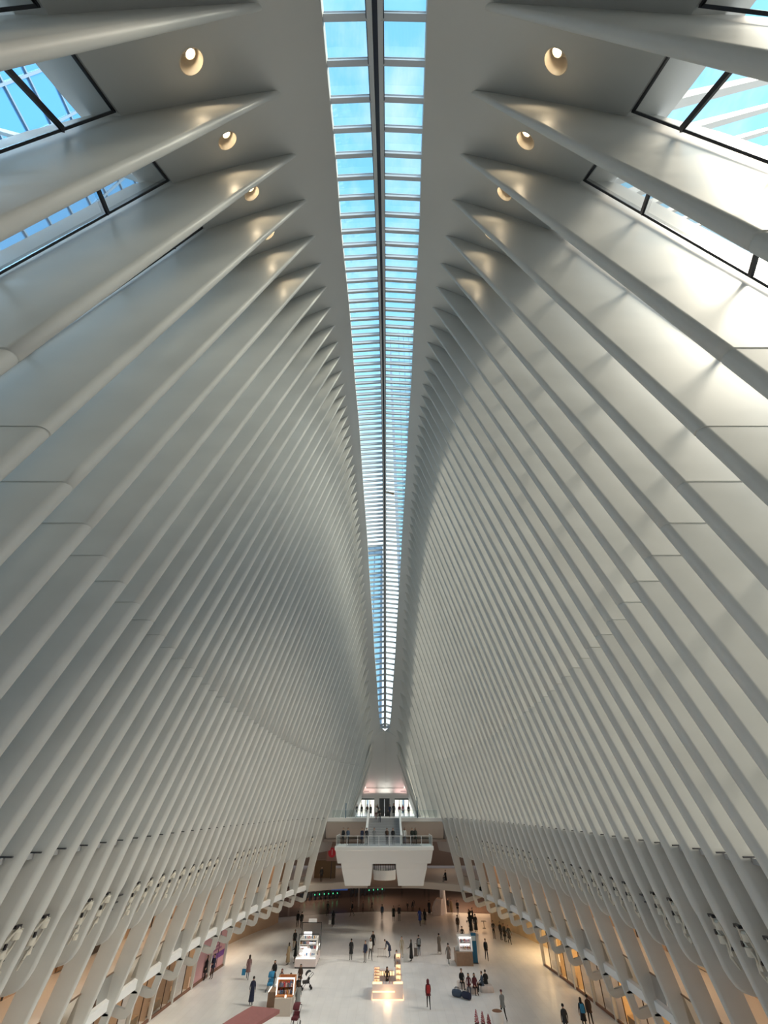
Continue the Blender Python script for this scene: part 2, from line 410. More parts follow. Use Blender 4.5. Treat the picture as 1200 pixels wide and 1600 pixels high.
# ------------------------------------------------------------------ windows between the ribs
MUL_Z = [16.3, 19.7, 23.1, 26.5, 29.9, 33.3, 36.7, 40.1]
wn = 0
for sd in (-1, 1):
    for i in range(IDX0, IDX1):
        d0, d1 = rib_d(i) + 0.2, rib_d(i + 1) - 0.2; dm = (d0 + d1) / 2
        zh0, zh1 = Z_TIP(d0 - MID) - 3.0, Z_TIP(d1 - MID) - 3.0
        if min(zh0, zh1) < Z_SH + 2: continue
        wn += 1
        W = struct(empty('window_%d' % wn, (sd * glass_x(dm, Z_SH), dm, Z_SH)))
        ox, oy, oz = W.location
        def pt(d, z, off=0.0): return (sd * (glass_x(d, z) + off) - ox, d - oy, z - oz)
        lv = [Z_SH] + [z for z in MUL_Z if z < max(zh0, zh1) - 0.6] + [None]
        near = -1 <= i <= 9
        if near:
            for a, c in zip(lv[:-1], lv[1:]):
                p = MB(); za0, za1 = min(a, zh0 - 1.6), min(a, zh1 - 1.6); zb0 = min(c, zh0 - 1.6) if c else zh0; zb1 = min(c, zh1 - 1.6) if c else zh1
                p.add([pt(d0, za0), pt(d1, za1), pt(d1, zb1), pt(d0, zb0)], [(0, 1, 2, 3)])
                p.build('glass_pane', M_GLASS, W)
            for z in lv[1:-1]:
                p = MB(); p.bar(pt(d0, min(z, zh0 - 1.6), -0.05), pt(d1, min(z, zh1 - 1.6), -0.05), 0.06, 0.12); p.build('mullion', M_BLACK, W)
            f = MB()
            for d, zh in ((d0, zh0), (d1, zh1)): f.bar(pt(d, Z_SH, -0.04), pt(d, zh, -0.04), 0.045, 0.05, up=(0, 1, 0))
            f.bar(pt(d0, zh0 - 0.03, -0.04), pt(d1, zh1 - 0.03, -0.04), 0.05, 0.06)
            f.bar(pt(d0, Z_SH + 0.05, -0.04), pt(d1, Z_SH + 0.05, -0.04), 0.07, 0.08)
            f.build('window_frame', M_BLACK, W)
        else:
            p = MB(); p.add([pt(d0, Z_SH), pt(d1, Z_SH), pt(d1, zh1), pt(d0, zh0)], [(0, 1, 2, 3)])
            p.build('glass_pane', M_GLASS, W)

# ------------------------------------------------------------------ downlights in the ceiling between the near ribs
ORD = ['first', 'second', 'third', 'fourth', 'fifth']
for sd, sn in ((-1, 'left'), (1, 'right')):
    for k, d in enumerate(LIGHT_D):
        _, ctr, inx, nz = [q for q in BOWLS if q[0] == sd][k]
        r = empty('ceiling_light', ctr); ny = nz.cross(inx).normalized(); inx = ny.cross(nz)
        r.matrix_world = Matrix.Translation(ctr) @ Matrix((inx, ny, nz)).transposed().to_4x4()
        tag(r, 'warm recessed round downlight in the %s ceiling slope, %s from the camera' % (sn, ORD[k]), 'light', 'recessed ceiling downlights')
        b = MB(); n = 24; rings = []
        for rr, zz in ((0.315, -0.006), (0.295, -0.012), (0.29, 0.05), (0.285, 0.2), (0.25, 0.36), (0.0, 0.38)):
            rings.append([(rr * math.cos(2 * PI * i / n), rr * math.sin(2 * PI * i / n), zz) for i in range(n)])
        b.loft(rings, cap=False); b.build('bowl', M_CUP, r, smooth=True)
        b = MB(); b.lathe([(0.14, 0.36), (0.145, 0.20), (0.12, 0.18), (0.10, 0.22), (0.09, 0.3)], (0.10, 0.02, 0), n=18); b.build('lamp_ring', M_CUP, r, smooth=True)
        b = MB(); b.lathe([(0.0, 0.215), (0.10, 0.215), (0.10, 0.235), (0.0, 0.235)], (0.10, 0.02, 0), n=16); b.build('lamp', M_LAMP, r)
        l = bpy.data.lights.new('downlight', 'SPOT'); l.energy = 30; l.color = (1, 0.78, 0.5); l.spot_size = math.radians(110); l.spot_blend = 0.8; l.shadow_soft_size = 0.07
        lo = bpy.data.objects.new('downlight', l); C.objects.link(lo); lo.parent = r; lo.location = (0.08, 0.02, 0.17)
# ------------------------------------------------------------------ floor, street, side galleries
DEND = 128.0
def strip(f0, f1, d_list, sd):
    """a ribbon between two (x, z) edges along the hall"""
    return [[(sd * f0(d)[0], d, f0(d)[1]), (sd * f1(d)[0], d, f1(d)[1])] for d in d_list]
dl = [-9 + 1.8 * k for k in range(54)]
dl_floor = [d for d in dl if d <= 86] + [86.0]
def q_(d): return d - MID
b = MB(); b.add([(-30, -12, 0), (30, -12, 0), (30, DEND, 0), (-30, DEND, 0)], [(0, 1, 2, 3)])
struct(b.build('floor', M_FLOOR))
# darker transit floor past the arc under the far stairs
b = MB(); rows = []
for k in range(25):
    x = -30 + 60 * k / 24; arc = 94.0 - 0.006 * x * x + (0.20 * min(0, x + 3) if x < 0 else 0)
    rows.append([(x, arc, 0.012), (x, DEND, 0.012)])
b.grid(rows); struct(b.build('floor_transit', M_BROWNFLOOR))

for sd, sn in ((-1, 'left'), (1, 'right')):
    # street slab and paving outside, at window-sill level
    b = MB(); b.grid([[(sd * (front(d, Z_SH) + 0.6), d, Z_SH - 0.02), (sd * (front(d, Z_SH) + 3.6), d, Z_SH - 0.03), (sd * 160, d if 0 < d < 86 else (d - MID) * 4 + MID, Z_SH - 0.3)] for d in dl])
    b.grid([[(sd * (front(d, Z_SH) + 0.6), d, Z_SH - 0.2), (sd * (front(d, Z_SH) + 14), d, Z_SH - 0.2)] for d in dl])
    b.grid([[(sd * (front(d, Z_SH) + 0.6), d, Z_SH - 0.2), (sd * (front(d, Z_SH) + 0.6), d, Z_SH - 0.02)] for d in dl])
    struct(b.build('ground_%s' % sn, M_PAVE))
    # small sill ledge between ribs
    # solid infill behind the ribs below the sill
    b = MB(); b.grid([[(sd * (front(d, z) + 1.1), d, z) for z in (8.4, 10, 11.4, 12.5)] for d in dl_floor], 0)
    b.grid([[(sd * (front(d, 8.4) + 1.1), d, 8.4), (sd * (X_C(q_(d)) + 8.2), d, 8.4)] for d in dl_floor], 0)
    struct(b.build('trim_%d' % (1 if sd < 0 else 2), M_INFILL, smooth=True))
    # gallery floor with its pale edge beam
    gal = struct(empty('trim_%d' % (3 if sd < 0 else 4), (sd * 15, MID, 4.1)))
    def ge(d): return front(d, 4.5) + 0.45
    dg = [d for d in dl_floor if d < 84]
    b = MB(); b.loft([[(sd * x - sd * 15, d - MID, z - 4.1) for x, z in ((ge(d) + 0.1, 4.32), (ge(d) - 0.05, 4.38), (ge(d) - 0.05, 4.82), (ge(d) + 0.2, 4.9), (X_C(q_(d)) + 8.2, 4.9), (X_C(q_(d)) + 8.2, 4.1), (ge(d) + 1.6, 4.1))] for d in dg])
    b.build('gallery_slab', M_BAND, gal)
    for k in range(len(COLS) - 1):
        d0, d1 = rib_d(COLS[k]) + 0.16, rib_d(COLS[k + 1]) - 0.16
        if d1 > 80: continue
        p = MB(); p.add([(sd * (ge(d) + 0.12) - sd * 15, d - MID, z) for d, z in ((d0, 0.83), (d1, 0.83), (d1, 1.82), (d0, 1.82))], [(0, 1, 2, 3)])
        p.build('rail_glass', M_RAILGLASS, gal)
        p = MB(); p.bar((sd * (ge(d0) + 0.12) - sd * 15, d0 - MID, 1.86), (sd * (ge(d1) + 0.12) - sd * 15, d1 - MID, 1.86), 0.07, 0.06); p.build('handrail', mat('rail_brown', (0.16, 0.11, 0.08), 0.4), gal)
    # back walls of the two shop levels
    b = MB(); b.grid([[(sd * (X_C(q_(d)) + 6.2), d, 4.9), (sd * (X_C(q_(d)) + 6.2), d, 8.4)] for d in dl_floor])
    struct(b.build('wall_gallery_%s' % sn, M_WARM))
    b = MB(); b.grid([[(sd * (X_C(q_(d)) + 6.8), d, 0.0), (sd * (X_C(q_(d)) + 6.8), d, 4.1)] for d in dl_floor])
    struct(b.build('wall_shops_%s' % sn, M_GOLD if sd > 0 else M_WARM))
    # shop fronts between posts: glass, dark sill, door stile, header
    for k in range(len(COLS) - 1):
        i0, i1 = COLS[k], COLS[k + 1]
        if i1 > 36 and sd < 0 and i1 > 38: continue
        if i1 > 36: continue
        d0, d1 = rib_d(i0), rib_d(i1); xa, xb = X_C(q_(d0)) + 3.1, X_C(q_(d1)) + 3.1
        S = struct(empty('window_%d' % (wn + 1), (sd * (xa + xb) / 2, (d0 + d1) / 2, 0))); wn += 1
        ox, oy, oz = S.location
        def sp(f, z, o=0.0): return (sd * (xa + (xb - xa) * f + o) - ox, d0 + (d1 - d0) * f - oy, z)
        pink = sd < 0 and i0 >= 32
        if pink:
            for fa, fb in ((0.05, 0.5), (0.5, 0.95)):
                p = MB(); p.bar(sp(fa, 1.85, 0.1), sp(fb, 1.85, 0.1), 0.08, 3.5); p.build('hoarding_panel', mat('pink_hoarding', (0.60, 0.33, 0.34), 0.55), S)
            if i0 == 34:
                p = MB(); p.bar(sp(0.08, 1.15, 0.04), sp(0.92, 1.15, 0.04), 0.03, 0.45); p.build('purple_stripe', mat('purple_print', (0.16, 0.04, 0.24), 0.5), S)
                p = MB()
                for zz, fa, fb in ((2.55, 0.12, 0.62), (2.25, 0.12, 0.75), (1.95, 0.12, 0.5), (1.68, 0.12, 0.68)): p.bar(sp(fa, zz, 0.04), sp(fb, zz, 0.04), 0.03, 0.14)
                p.build('print_lines', mat('plum_print', (0.36, 0.12, 0.22), 0.5), S)
            if i0 == 36 or i0 == 34:
                p = MB(); p.bar(sp(0.5, 0.1, 0.03), sp(0.5, 3.4, 0.03), 0.05, 0.05, up=(0, 1, 0)); p.build('panel_joint', M_DARK, S)
        else:
            for fa, fb in ((0.06, 0.5), (0.5, 0.94)):
                p = MB(); p.add([sp(fa, 0.2), sp(fb, 0.2), sp(fb, 3.4), sp(fa, 3.4)], [(0, 1, 2, 3)]); p.build('shop_glass', M_SHOPGLASS, S)
            p = MB(); p.bar(sp(0.5, 0.1), sp(0.5, 3.5), 0.06, 0.06, up=(0, 1, 0)); p.build('door_stile', mat('bronze', (0.10, 0.06, 0.035), 0.4, metal=0.4), S)
        p = MB(); p.bar(sp(0.04, 0.08), sp(0.96, 0.08), 0.12, 0.2); p.build('sill', mat('bronze_sill', (0.16, 0.07, 0.04), 0.45), S)
        p = MB(); p.bar(sp(0.02, 3.75), sp(0.98, 3.75), 0.14, 0.62); p.build('header', M_INFILL, S)
        # display inside the shop
        if not pink:
            p = MB()
            for zz in (0.5, 1.2, 1.9, 2.6): p.bar(sp(0.15, zz, 3.0), sp(0.85, zz, 3.0), 0.5, 0.05)
            for ff in (0.15, 0.5, 0.85): p.bar(sp(ff, 0.05, 3.2), sp(ff, 2.7, 3.2), 0.06, 0.06, up=(0, 1, 0))
            p.bar(sp(0.12, 0.4, 0.7), sp(0.7, 0.4, 0.7), 0.6, 0.5)
            p.build('shop_shelf', mat('shelf_wood', (0.38, 0.24, 0.12), 0.5, noise=0.2, nscale=2), S)
        # party wall behind each post
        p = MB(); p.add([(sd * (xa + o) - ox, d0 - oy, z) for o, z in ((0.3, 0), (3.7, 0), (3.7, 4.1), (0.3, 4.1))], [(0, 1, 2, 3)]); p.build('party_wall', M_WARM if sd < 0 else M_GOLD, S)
    # gallery-level shop fronts: glazed bays with dark openings
    for k in range(len(COLS) - 1):
        i0, i1 = COLS[k], COLS[k + 1]
        if i0 < 10: continue
        d0, d1 = rib_d(i0), rib_d(i1); xa, xb = X_C(q_(d0)) + 6.1, X_C(q_(d1)) + 6.1
        G_ = struct(empty('door_%d' % (10 + k + (0 if sd < 0 else 30)), (sd * (xa + xb) / 2, (d0 + d1) / 2, 4.9)))
        ox, oy, oz = G_.location
        def gp(f, z, o=0.0): return (sd * (xa + (xb - xa) * f + o) - ox, d0 + (d1 - d0) * f - oy, z - 4.9)
        p = MB(); p.bar(gp(0.2, 6.2), gp(0.6, 6.2), 0.06, 2.5); p.build('door_panel', mat(*[('dark_opening', (0.03, 0.022, 0.02), 0.4), ('bronze_panel', (0.30, 0.19, 0.10), 0.4), ('cream_panel', (0.70, 0.60, 0.46), 0.5)][(k * 2 + (sd > 0)) % 3]), G_)
        p = MB(); p.bar(gp(0.0, 7.7), gp(1.0, 7.7), 0.12, 0.5); p.build('fascia_sign', M_INFILL, G_)
        p = MB(); p.bar(gp(0.8, 4.95), gp(0.8, 7.4), 0.08, 0.08, up=(0, 1, 0)); p.build('door_frame', M_DARK, G_)
    # strip lamps over the gallery walk and in the shops
    for k in range(8):
        d = 8 + 10.0 * k
        if d > 80: continue
        x = X_C(q_(d)) + 4.0
        area('gallery_lamp', (sd * x, d, 8.25), (1.2, 8.5), 85, (1.0, 0.62, 0.34))
        x = X_C(q_(d)) + 5.0
        if d < 72: area('shop_lamp', (sd * x, d, 3.95), (2.0, 8.5), 320 if sd > 0 else 190, (1.0, 0.72, 0.40) if sd > 0 else (1.0, 0.80, 0.58))

# ------------------------------------------------------------------ fixtures tucked between the ribs
fx_me = []
for v in range(3):
    b = MB(); rnd = random.Random(v + 3)
    b.box((0.05, 0.05, 0.0), (0.14, 0.30, 0.10), 1)
    b.lathe([(0.0, -0.16), (0.15, -0.16), (0.17, 0.05), (0.1, 0.12), (0.0, 0.12)], (0.12, -0.15, -0.22), 10, 0)
    b.lathe([(0.0, -0.17), (0.12, -0.17), (0.12, -0.15), (0.0, -0.15)], (0.12, -0.15, -0.22), 10, 1)
    b.lathe([(0.0, -0.2), (0.14, -0.2), (0.15, 0.05), (0.0, 0.1)], (0.22, 0.12, -0.62), 10, 0)
    b.lathe([(0.0, -0.21), (0.10, -0.21), (0.10, -0.19), (0.0, -0.19)], (0.22, 0.12, -0.62), 10, 1)
    b.tube([(0.0, 0.0, 0.0), (0.15, 0.2, -0.4), (0.22, -0.1, -0.8), (0.3, 0.1, -1.2), (0.45, 0.0, -1.5)], 0.055, 6, 0)
    b.tube([(0.05, -0.3, -0.1), (0.2, -0.28, -0.6), (0.28, -0.1, -1.0)], 0.045, 6, 0)
    b.box((0.3, -0.05, -1.05), (0.12, 0.26, 0.14), 0); b.box((0.1, 0.22, -0.5), (0.06, 0.10, 0.16), 1); b.box((0.28, -0.2, -0.9), (0.07, 0.1, 0.1), 1)
    if v == 1: b.tube([(0.05, -0.3, -0.2), (0.3, -0.35, -0.9), (0.42, -0.1, -1.4)], 0.07, 6, 0)
    if v == 2: b.lathe([(0.0, -0.1), (0.12, -0.1), (0.13, 0.08), (0.0, 0.1)], (0.36, -0.25, -1.3), 8, 0)
    fx_me.append(b.mesh('fixture', [mat('fixture_white', (0.62, 0.58, 0.50), 0.35), M_BLACK], smooth=True))
lou = MB()
for k in range(5): lou.box((0.2 + 0.17 * k, 0, -0.05 - 0.3 * k), (0.55, 1.2, 0.06))
lou_me = lou.mesh('louvre', M_DARK)
for sd in (-1, 1):
    for i in range(8, 43):
        d = rib_d(i) + 0.9
        if i % 11 == 5:
            o = inst('louvre', lou_me, wall[sd], (sd * (front(d, 10.2) + 0.5) - sd * 16, d - MID, 10.2))
            if sd < 0: o.rotation_euler = (0, 0, PI)
            continue
        if i in (39, 40, 41) or i % 13 == 0: continue
        o = inst('light_fixture', fx_me[i % 3], wall[sd], (sd * (front(d, 10.5) + 0.22) - sd * 16, d - MID, 10.5))
        if sd < 0: o.rotation_euler = (0, 0, PI)

# sill brackets: little dark ledges where each rib meets the street level
lm = MB(); lm.box((0, 0, 0), (0.6, 0.07, 0.05))
lme = lm.mesh('sill_ledge', M_DARK)
for sd in (-1, 1):
    for i in range(6, 45):
        d = rib_d(i) - 0.30
        inst('sill_ledge', lme, wall[sd], (sd * (front(d, Z_SH) + 0.62) - sd * 16, d - MID, Z_SH))

# ------------------------------------------------------------------ far end: street-level platform, stairs, landing, doors
PL = 80.0; DOOR = 95.5
up = struct(empty('floor_upper', (0, PL, Z_SH)))
b = MB()
pts = []
for k in range(13):
    x = -9.2 + 18.4 * k / 12; pts.append((x, PL + 0.0 - 0.008 * (x * x - 80)))
b.loft([[(x, y - PL, 0), (x, y - PL, -0.42), (x, y - PL + 0.5, -0.55), (x, DOOR + 10 - PL, -0.55), (x, DOOR + 10 - PL, 0)] for x, y in pts])
b.build('slab', M_WHITE, up)
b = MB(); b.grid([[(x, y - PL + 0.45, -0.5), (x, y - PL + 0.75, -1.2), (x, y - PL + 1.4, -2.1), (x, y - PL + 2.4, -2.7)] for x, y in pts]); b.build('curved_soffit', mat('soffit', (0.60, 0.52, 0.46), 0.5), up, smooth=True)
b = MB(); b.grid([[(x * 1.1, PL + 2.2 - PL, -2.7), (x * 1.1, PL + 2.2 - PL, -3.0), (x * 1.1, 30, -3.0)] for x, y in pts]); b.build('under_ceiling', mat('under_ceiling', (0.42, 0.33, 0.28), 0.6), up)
def rail(parent, p0, p1, z0, n, h=1.05, glassmat=None, off=(0, 0, 0)):
    p0, p1 = Vector(p0), Vector(p1)
    for k in range(n):
        a = p0.lerp(p1, k / n); c = p0.lerp(p1, (k + 1) / n); m = MB()
        m.add([(a.x, a.y, z0 + 0.06), (c.x, c.y, z0 + 0.06), (c.x, c.y, z0 + h), (a.x, a.y, z0 + h)], [(0, 1, 2, 3)]); m.build('rail_glass', glassmat or M_RAILGLASS, parent)
    for k in range(n + 1):
        a = p0.lerp(p1, k / n); m = MB(); m.box((a.x, a.y, z0 + h / 2), (0.06, 0.06, h)); m.build('rail_post', mat('rail_steel', (0.62, 0.64, 0.64), 0.35, metal=0.3), parent)
    m = MB(); m.bar((p0.x, p0.y, z0 + h), (p1.x, p1.y, z0 + h), 0.07, 0.05); m.build('handrail', mat('rail_steel', (0.62, 0.64, 0.64), 0.35), parent)
rail(up, (-8.3, 0.35, 0), (-2.75, 0.35, 0), 0, 3); rail(up, (2.55, 0.35, 0), (8.3, 0.35, 0), 0, 3)
for x, h in ((-6.2, 1.9), (5.2, 2.7)):
    m = MB(); m.box((x, 0.9, h / 2), (0.16, 0.16, h)); m.build('signpost', mat('steel_blue', (0.16, 0.24, 0.32), 0.35), up)

LZ, LD = 10.0, 67.0
land = struct(empty('landing', (0, LD, LZ)))
def arcx(x): return -0.35 * (1 - (x / 6.3) ** 2)
xs_ = [-6.25 + 12.5 * k / 12 for k in range(13)]
b = MB()
b.loft([[(x, arcx(x), 0.06), (x, arcx(x) - 0.12, 0.0), (x, arcx(x) - 0.12, -0.30), (x * 0.985, arcx(x) + 0.05, -0.38), (x * 0.96, arcx(x) + 0.3, -1.1), (x * 0.935, arcx(x) + 0.5, -1.65), (x * 0.92, 4.6, -1.65), (x, 4.6, 0.06)] for x in xs_])
b.build('landing_slab', M_WHITE, land, smooth=True, angle=25)
b = MB(); b.box((0, 2.4, 0.075), (9.5, 3.6, 0.03)); b.build('stone_top', M_STEPS, land)
for k in range(9):
    xa, xb = -6.1 + 12.2 * k / 9, -6.1 + 12.2 * (k + 1) / 9
    m = MB(); m.add([(xa, arcx(xa), 0.1), (xb, arcx(xb), 0.1), (xb, arcx(xb), 1.08), (xa, arcx(xa), 1.08)], [(0, 1, 2, 3)]); m.build('rail_glass', M_RAILGLASS, land)
    m = MB(); m.bar((xa, arcx(xa), 1.1), (xb, arcx(xb), 1.1), 0.07, 0.06); m.build('handrail', MATS['rail_steel'], land)
for k in range(10):
    xa = -6.1 + 12.2 * k / 9; m = MB(); m.box((xa, arcx(xa), 0.58), (0.07, 0.07, 1.05)); m.build('rail_post', MATS['rail_steel'], land)
for s in (-1, 1):
    rail(land, (s * 6.1, 0.0, 0), (s * 6.1, 4.4, 0), 0.05, 3)
    # tapering pier blocks below the landing
    m = MB()
    m.loft([[(s * a, y, z) for a, y in ((x0, y0), (x1, y0), (x1, 8.0), (x0, 8.0))] for x0, x1, y0, z in ((1.55, 5.45, 0.9, -1.6), (1.55, 5.35, 1.1, -2.2), (1.75, 4.9, 1.9, -3.9))])
    m.build('pier', M_WHITE, land)
# stairs up to the platform
st = struct(empty('staircase', (0, 71.5, LZ)))
b = MB(); nst = 16; run, rise = (PL + 0.4 - 71.5) / nst, (Z_SH - LZ) / nst
for k in range(nst): b.box((-0.1, run * (k + 0.5), rise * (k + 1) / 2), (4.7, run, rise * (k + 1)))
b.build('steps', M_STEPS, st)
for x in (-2.55, 2.35):
    m = MB(); L = PL + 0.4 - 71.5
    m.loft([[(x - 0.13, y, z0), (x + 0.13, y, z0), (x + 0.13, y, z1), (x - 0.13, y, z1)] for y, z0, z1 in ((-0.2, -0.3, 1.0), (0.4, -0.3, 1.05), (L, 2.2, Z_SH - LZ + 1.05), (L + 0.5, 2.2, Z_SH - LZ + 1.05))])
    m.build('stair_parapet', M_WHITE, st)
# round balcony seen between the piers
rb = struct(empty('balcony', (0, 79.5, 5.6)))
b = MB(); b.lathe([(1.6, 0.0), (1.65, 1.05), (1.5, 1.07), (1.45, 0.0)], n=24); b.build('round_parapet', M_WHITE, rb, smooth=True)
b = MB()
for k in range(14):
    a = PI + PI * k / 13; b.box((1.58 * math.cos(a), 1.58 * math.sin(a), 1.5), (0.06, 0.06, 0.85))
b.build('rail_posts', M_DARK, rb); b = MB(); b.tube([(1.58 * math.cos(PI + PI * k / 13), 1.58 * math.sin(PI + PI * k / 13), 1.9) for k in range(14)], 0.06); b.build('handrail', M_DARK, rb)
# mezzanine band that links the two galleries at the far end
mz = struct(empty('mezzanine', (0, 84, 4.1)))
for sgn in (-1, 1):
    b = MB(); rr = []
    for k in range(13):
        x = sgn * (13 - (13 - 2.6) * k / 12); y = 79.0 + 5.5 * (1 - (x / 13) ** 2)
        rr.append([(x, y - 84, 0), (x, y - 84 - 0.05, 0.75), (x, y - 84 + 0.2, 0.82), (x, 16, 0.82), (x, 16, 0.0)])
    b.loft(rr); b.build('edge_slab', mat('mezz_paint', (0.62, 0.55, 0.48), 0.5), mz)
b = MB(); b.box((0, 25, 2.9), (44, 0.3, 5.0)); b.build('back_wall', mat('brown_wall', (0.26, 0.17, 0.12), 0.6), mz)
b = MB()
for k in range(25):
    pass
b.box((-9.6, 3.2, 1.9), (3.4, 0.25, 2.2)); b.build('shop_front', mat('olive_front', (0.20, 0.13, 0.06), 0.5), mz)
# lower back wall beyond the turnstiles
b = MB(); b.box((0, 124, 2.0), (60, 0.4, 4.0)); struct(b.build('wall_back', mat('brown_wall2', (0.24, 0.16, 0.12), 0.6)))
b = MB(); b.loft([[(x, 84.5, 4.08), (x, DEND, 4.08), (x, DEND, 4.0), (x, 84.5, 4.0)] for x in (-30, 30)]); struct(b.build('ceiling_transit', mat('transit_ceiling', (0.45, 0.36, 0.30), 0.6)))
for x in (-14, 0, 14):
    area('transit_lamp', (x, 102, 3.95), (3, 10), 260, (1.0, 0.75, 0.55)); area('mezz_lamp', (x * 0.8, 96, 9.5), (3, 8), 60, (1.0, 0.72, 0.5))
area('hall_warm_lamp', (15, 96, 3.95), (5, 8), 600, (1.0, 0.6, 0.32))

# end wall with doors
ew = struct(empty('wall_end', (0, DOOR, Z_SH)))
b = MB(); b.loft([[(x, y, z) for y in (0, 0.5) for x, z in (((-5.6, 2.75), (5.6, 2.75), (4.2, 4.6), (-4.2, 4.6)) if y == 0 else ((-4.2, 4.6), (4.2, 4.6), (5.6, 2.75), (-5.6, 2.75)))]]) if False else None
b.add([(x, y, z) for y in (-0.7, 0.5) for x, z in ((-6.2, 2.75), (6.2, 2.75), (4.6, 4.32), (-4.6, 4.32))], [(0, 1, 2, 3), (7, 6, 5, 4), (0, 4, 5, 1), (1, 5, 6, 2), (2, 6, 7, 3), (3, 7, 4, 0)])
b.build('lintel', M_WHITE, ew)
for x in (-1.55, 1.35): m = MB(); m.box((x, -0.65, 1.9), (0.95, 0.5, 3.8)); m.build('pilaster', M_WHITE, ew)
m = MB(); m.box((0, -0.75, 3.6), (7.0, 0.25, 0.12)); m.build('light_trough', M_WHITE, ew)
for x in (-3.6, 3.5): m = MB(); m.box((x, -0.73, 3.85), (1.1, 0.06, 0.13)); m.build('lettering_strip', mat('grey_letters', (0.25, 0.25, 0.25), 0.5), ew)
for sdn, x0, x1, dn in ((-1, -5.4, -2.05, 1), (1, 1.85, 5.4, 2)):
    D = struct(empty('door_%d' % dn, ((x0 + x1) / 2, DOOR + 0.2, Z_SH))); wdt = (x1 - x0) / 4
    for k in range(4):
        xa = x0 + wdt * k - (x0 + x1) / 2
        m = MB(); m.add([(xa + 0.05, 0, 0.05), (xa + wdt - 0.05, 0, 0.05), (xa + wdt - 0.05, 0, 2.5), (xa + 0.05, 0, 2.5)], [(0, 1, 2, 3)]); m.build('door_glass', M_SHOPGLASS, D)
        m = MB(); m.box((xa, 0, 1.27), (0.10, 0.12, 2.55)); m.build('door_stile', M_DARK, D)
    m = MB(); m.box((0, 0, 2.64), (x1 - x0 + 0.1, 0.14, 0.26)); m.build('door_header', mat('grey_frame', (0.12, 0.125, 0.12), 0.4), D)
for x, cc in ((-3.0, (1.0, 0.62, 0.55)), (0, (1.0, 0.95, 0.85)), (3.0, (1.0, 0.62, 0.58))):
    area('cove_lamp', (x, DOOR - 1.5, Z_SH + 3.75), (2.2, 0.5), 20, cc, rot=(PI - 0.5, 0, 0))
E3 = struct(empty('door_3', (-0.1, DOOR - 0.3, Z_SH)))
for x in (-0.5, 0.5): m = MB(); m.box((x, 0, 1.3), (0.95, 0.1, 2.6)); m.build('lift_door', mat('lift_steel', (0.10, 0.10, 0.105), 0.3, metal=0.6, noise=0.3, nscale=3, stretch=(3, 1, 0.2)), E3)
m = MB(); m.box((0, 0.1, 2.75), (2.1, 0.3, 0.3)); m.build('lift_header', MATS['grey_frame'], E3)
# walls either side of the end wall, following the last ribs
for sd in (-1, 1):
    m = MB(); m.grid([[(sd * (front(d, z) + 0.25), d, z) for z in (Z_SH, 14, 15.5, Z_TIP(d - MID) - 0.1)] for d in (88.5, 90.7, 93, 95.0, 96.0)]); struct(m.build('wall_end_%s' % ('left' if sd < 0 else 'right'), M_STEEL, smooth=True))
# near end closing wall and platform behind the camera
m = MB(); m.box((0, -10.2, 16), (30, 0.3, 14)); struct(m.build('wall_near', M_STEPS))  # unseen solid wall, grey so less light bounces onto the left ribs
m = MB(); m.box((0, -5.6, Z_SH - 0.3), (16, 8.6, 0.5)); struct(m.build('floor_near', M_STEPS))
for sd, sn in ((-1, 'left'), (1, 'right')):
    m = MB(); m.box((sd * 36, 113, Z_SH - 0.35), (54, 54, 0.4)); struct(m.build('ground_far_%s' % sn, M_PAVE))  # unseen slabs added to keep sun from leaking onto the mezzanine
# street beyond the doors
m = MB(); m.add([(-60, 96, Z_SH - 0.02), (60, 96, Z_SH - 0.02), (90, 260, Z_SH - 0.02), (-90, 260, Z_SH - 0.02)], [(0, 1, 2, 3)]); struct(m.build('street', mat('street_bright', (0.62, 0.61, 0.59), 0.8)))

# ------------------------------------------------------------------ buildings outside
def tower(name, label, cx, cy, wx, wy, h, pitch, storey, pm, face, grp=None, z0=12.0):
    T = tag(empty(name, (cx, cy, z0)), label, 'building')
    b = MB(); b.box((0, 0, (h - z0) / 2), (wx, wy, h - z0)); b.build('core', mat('tower_core', (0.20, 0.32, 0.44), 0.4), T)
    nf = int((h - z0) / storey)
    b = MB()
    if face == 'y':
        n = int(wx / pitch)
        for k in range(n + 1): b.box((-wx / 2 + k * pitch, -wy / 2 - 0.25, (h - z0) / 2), (0.35, 0.3, h - z0))
        for k in range(nf + 1): b.box((0, -wy / 2 - 0.2, k * storey), (wx, 0.3, 0.5))
    else:
        n = int(wy / pitch); s = 1 if cx < 0 else -1
        for k in range(n + 1): b.box((s * (wx / 2 + 0.25), -wy / 2 + k * pitch, (h - z0) / 2), (0.3, 0.25, h - z0))
        for k in range(nf + 1): b.box((s * (wx / 2 + 0.2), 0, k * storey), (0.3, wy, 0.25))
    b.build('facade_grid', mat('tower_grid', (0.16, 0.26, 0.38), 0.4), T)
    pmesh = MB()
    if face == 'y': pmesh.add([(-pitch / 2, 0, 0), (pitch / 2, 0, 0), (pitch / 2, 0, storey), (-pitch / 2, 0, storey)], [(0, 1, 2, 3)])
    else: pmesh.add([(0, -pitch / 2, 0), (0, pitch / 2, 0), (0, pitch / 2, storey), (0, -pitch / 2, storey)], [(0, 1, 2, 3)])
    return T, nf, n, pmesh.mesh('facade_pane', pm)
T, nf, n, pme = tower('glass_tower', 'blue glazed office tower seen through the upper left windows', -46, 0, 10, 100, 120, 4.2, 5.0, M_TOWER, 'x')  # length beyond the panes is added to block sky light on the left
for k in range(n):
    for j in range(6, nf):
        if 9 <= k <= 20: inst('facade_pane', pme, T, (5.15, -50 + 4.2 * (k + 0.5), j * 5.0))
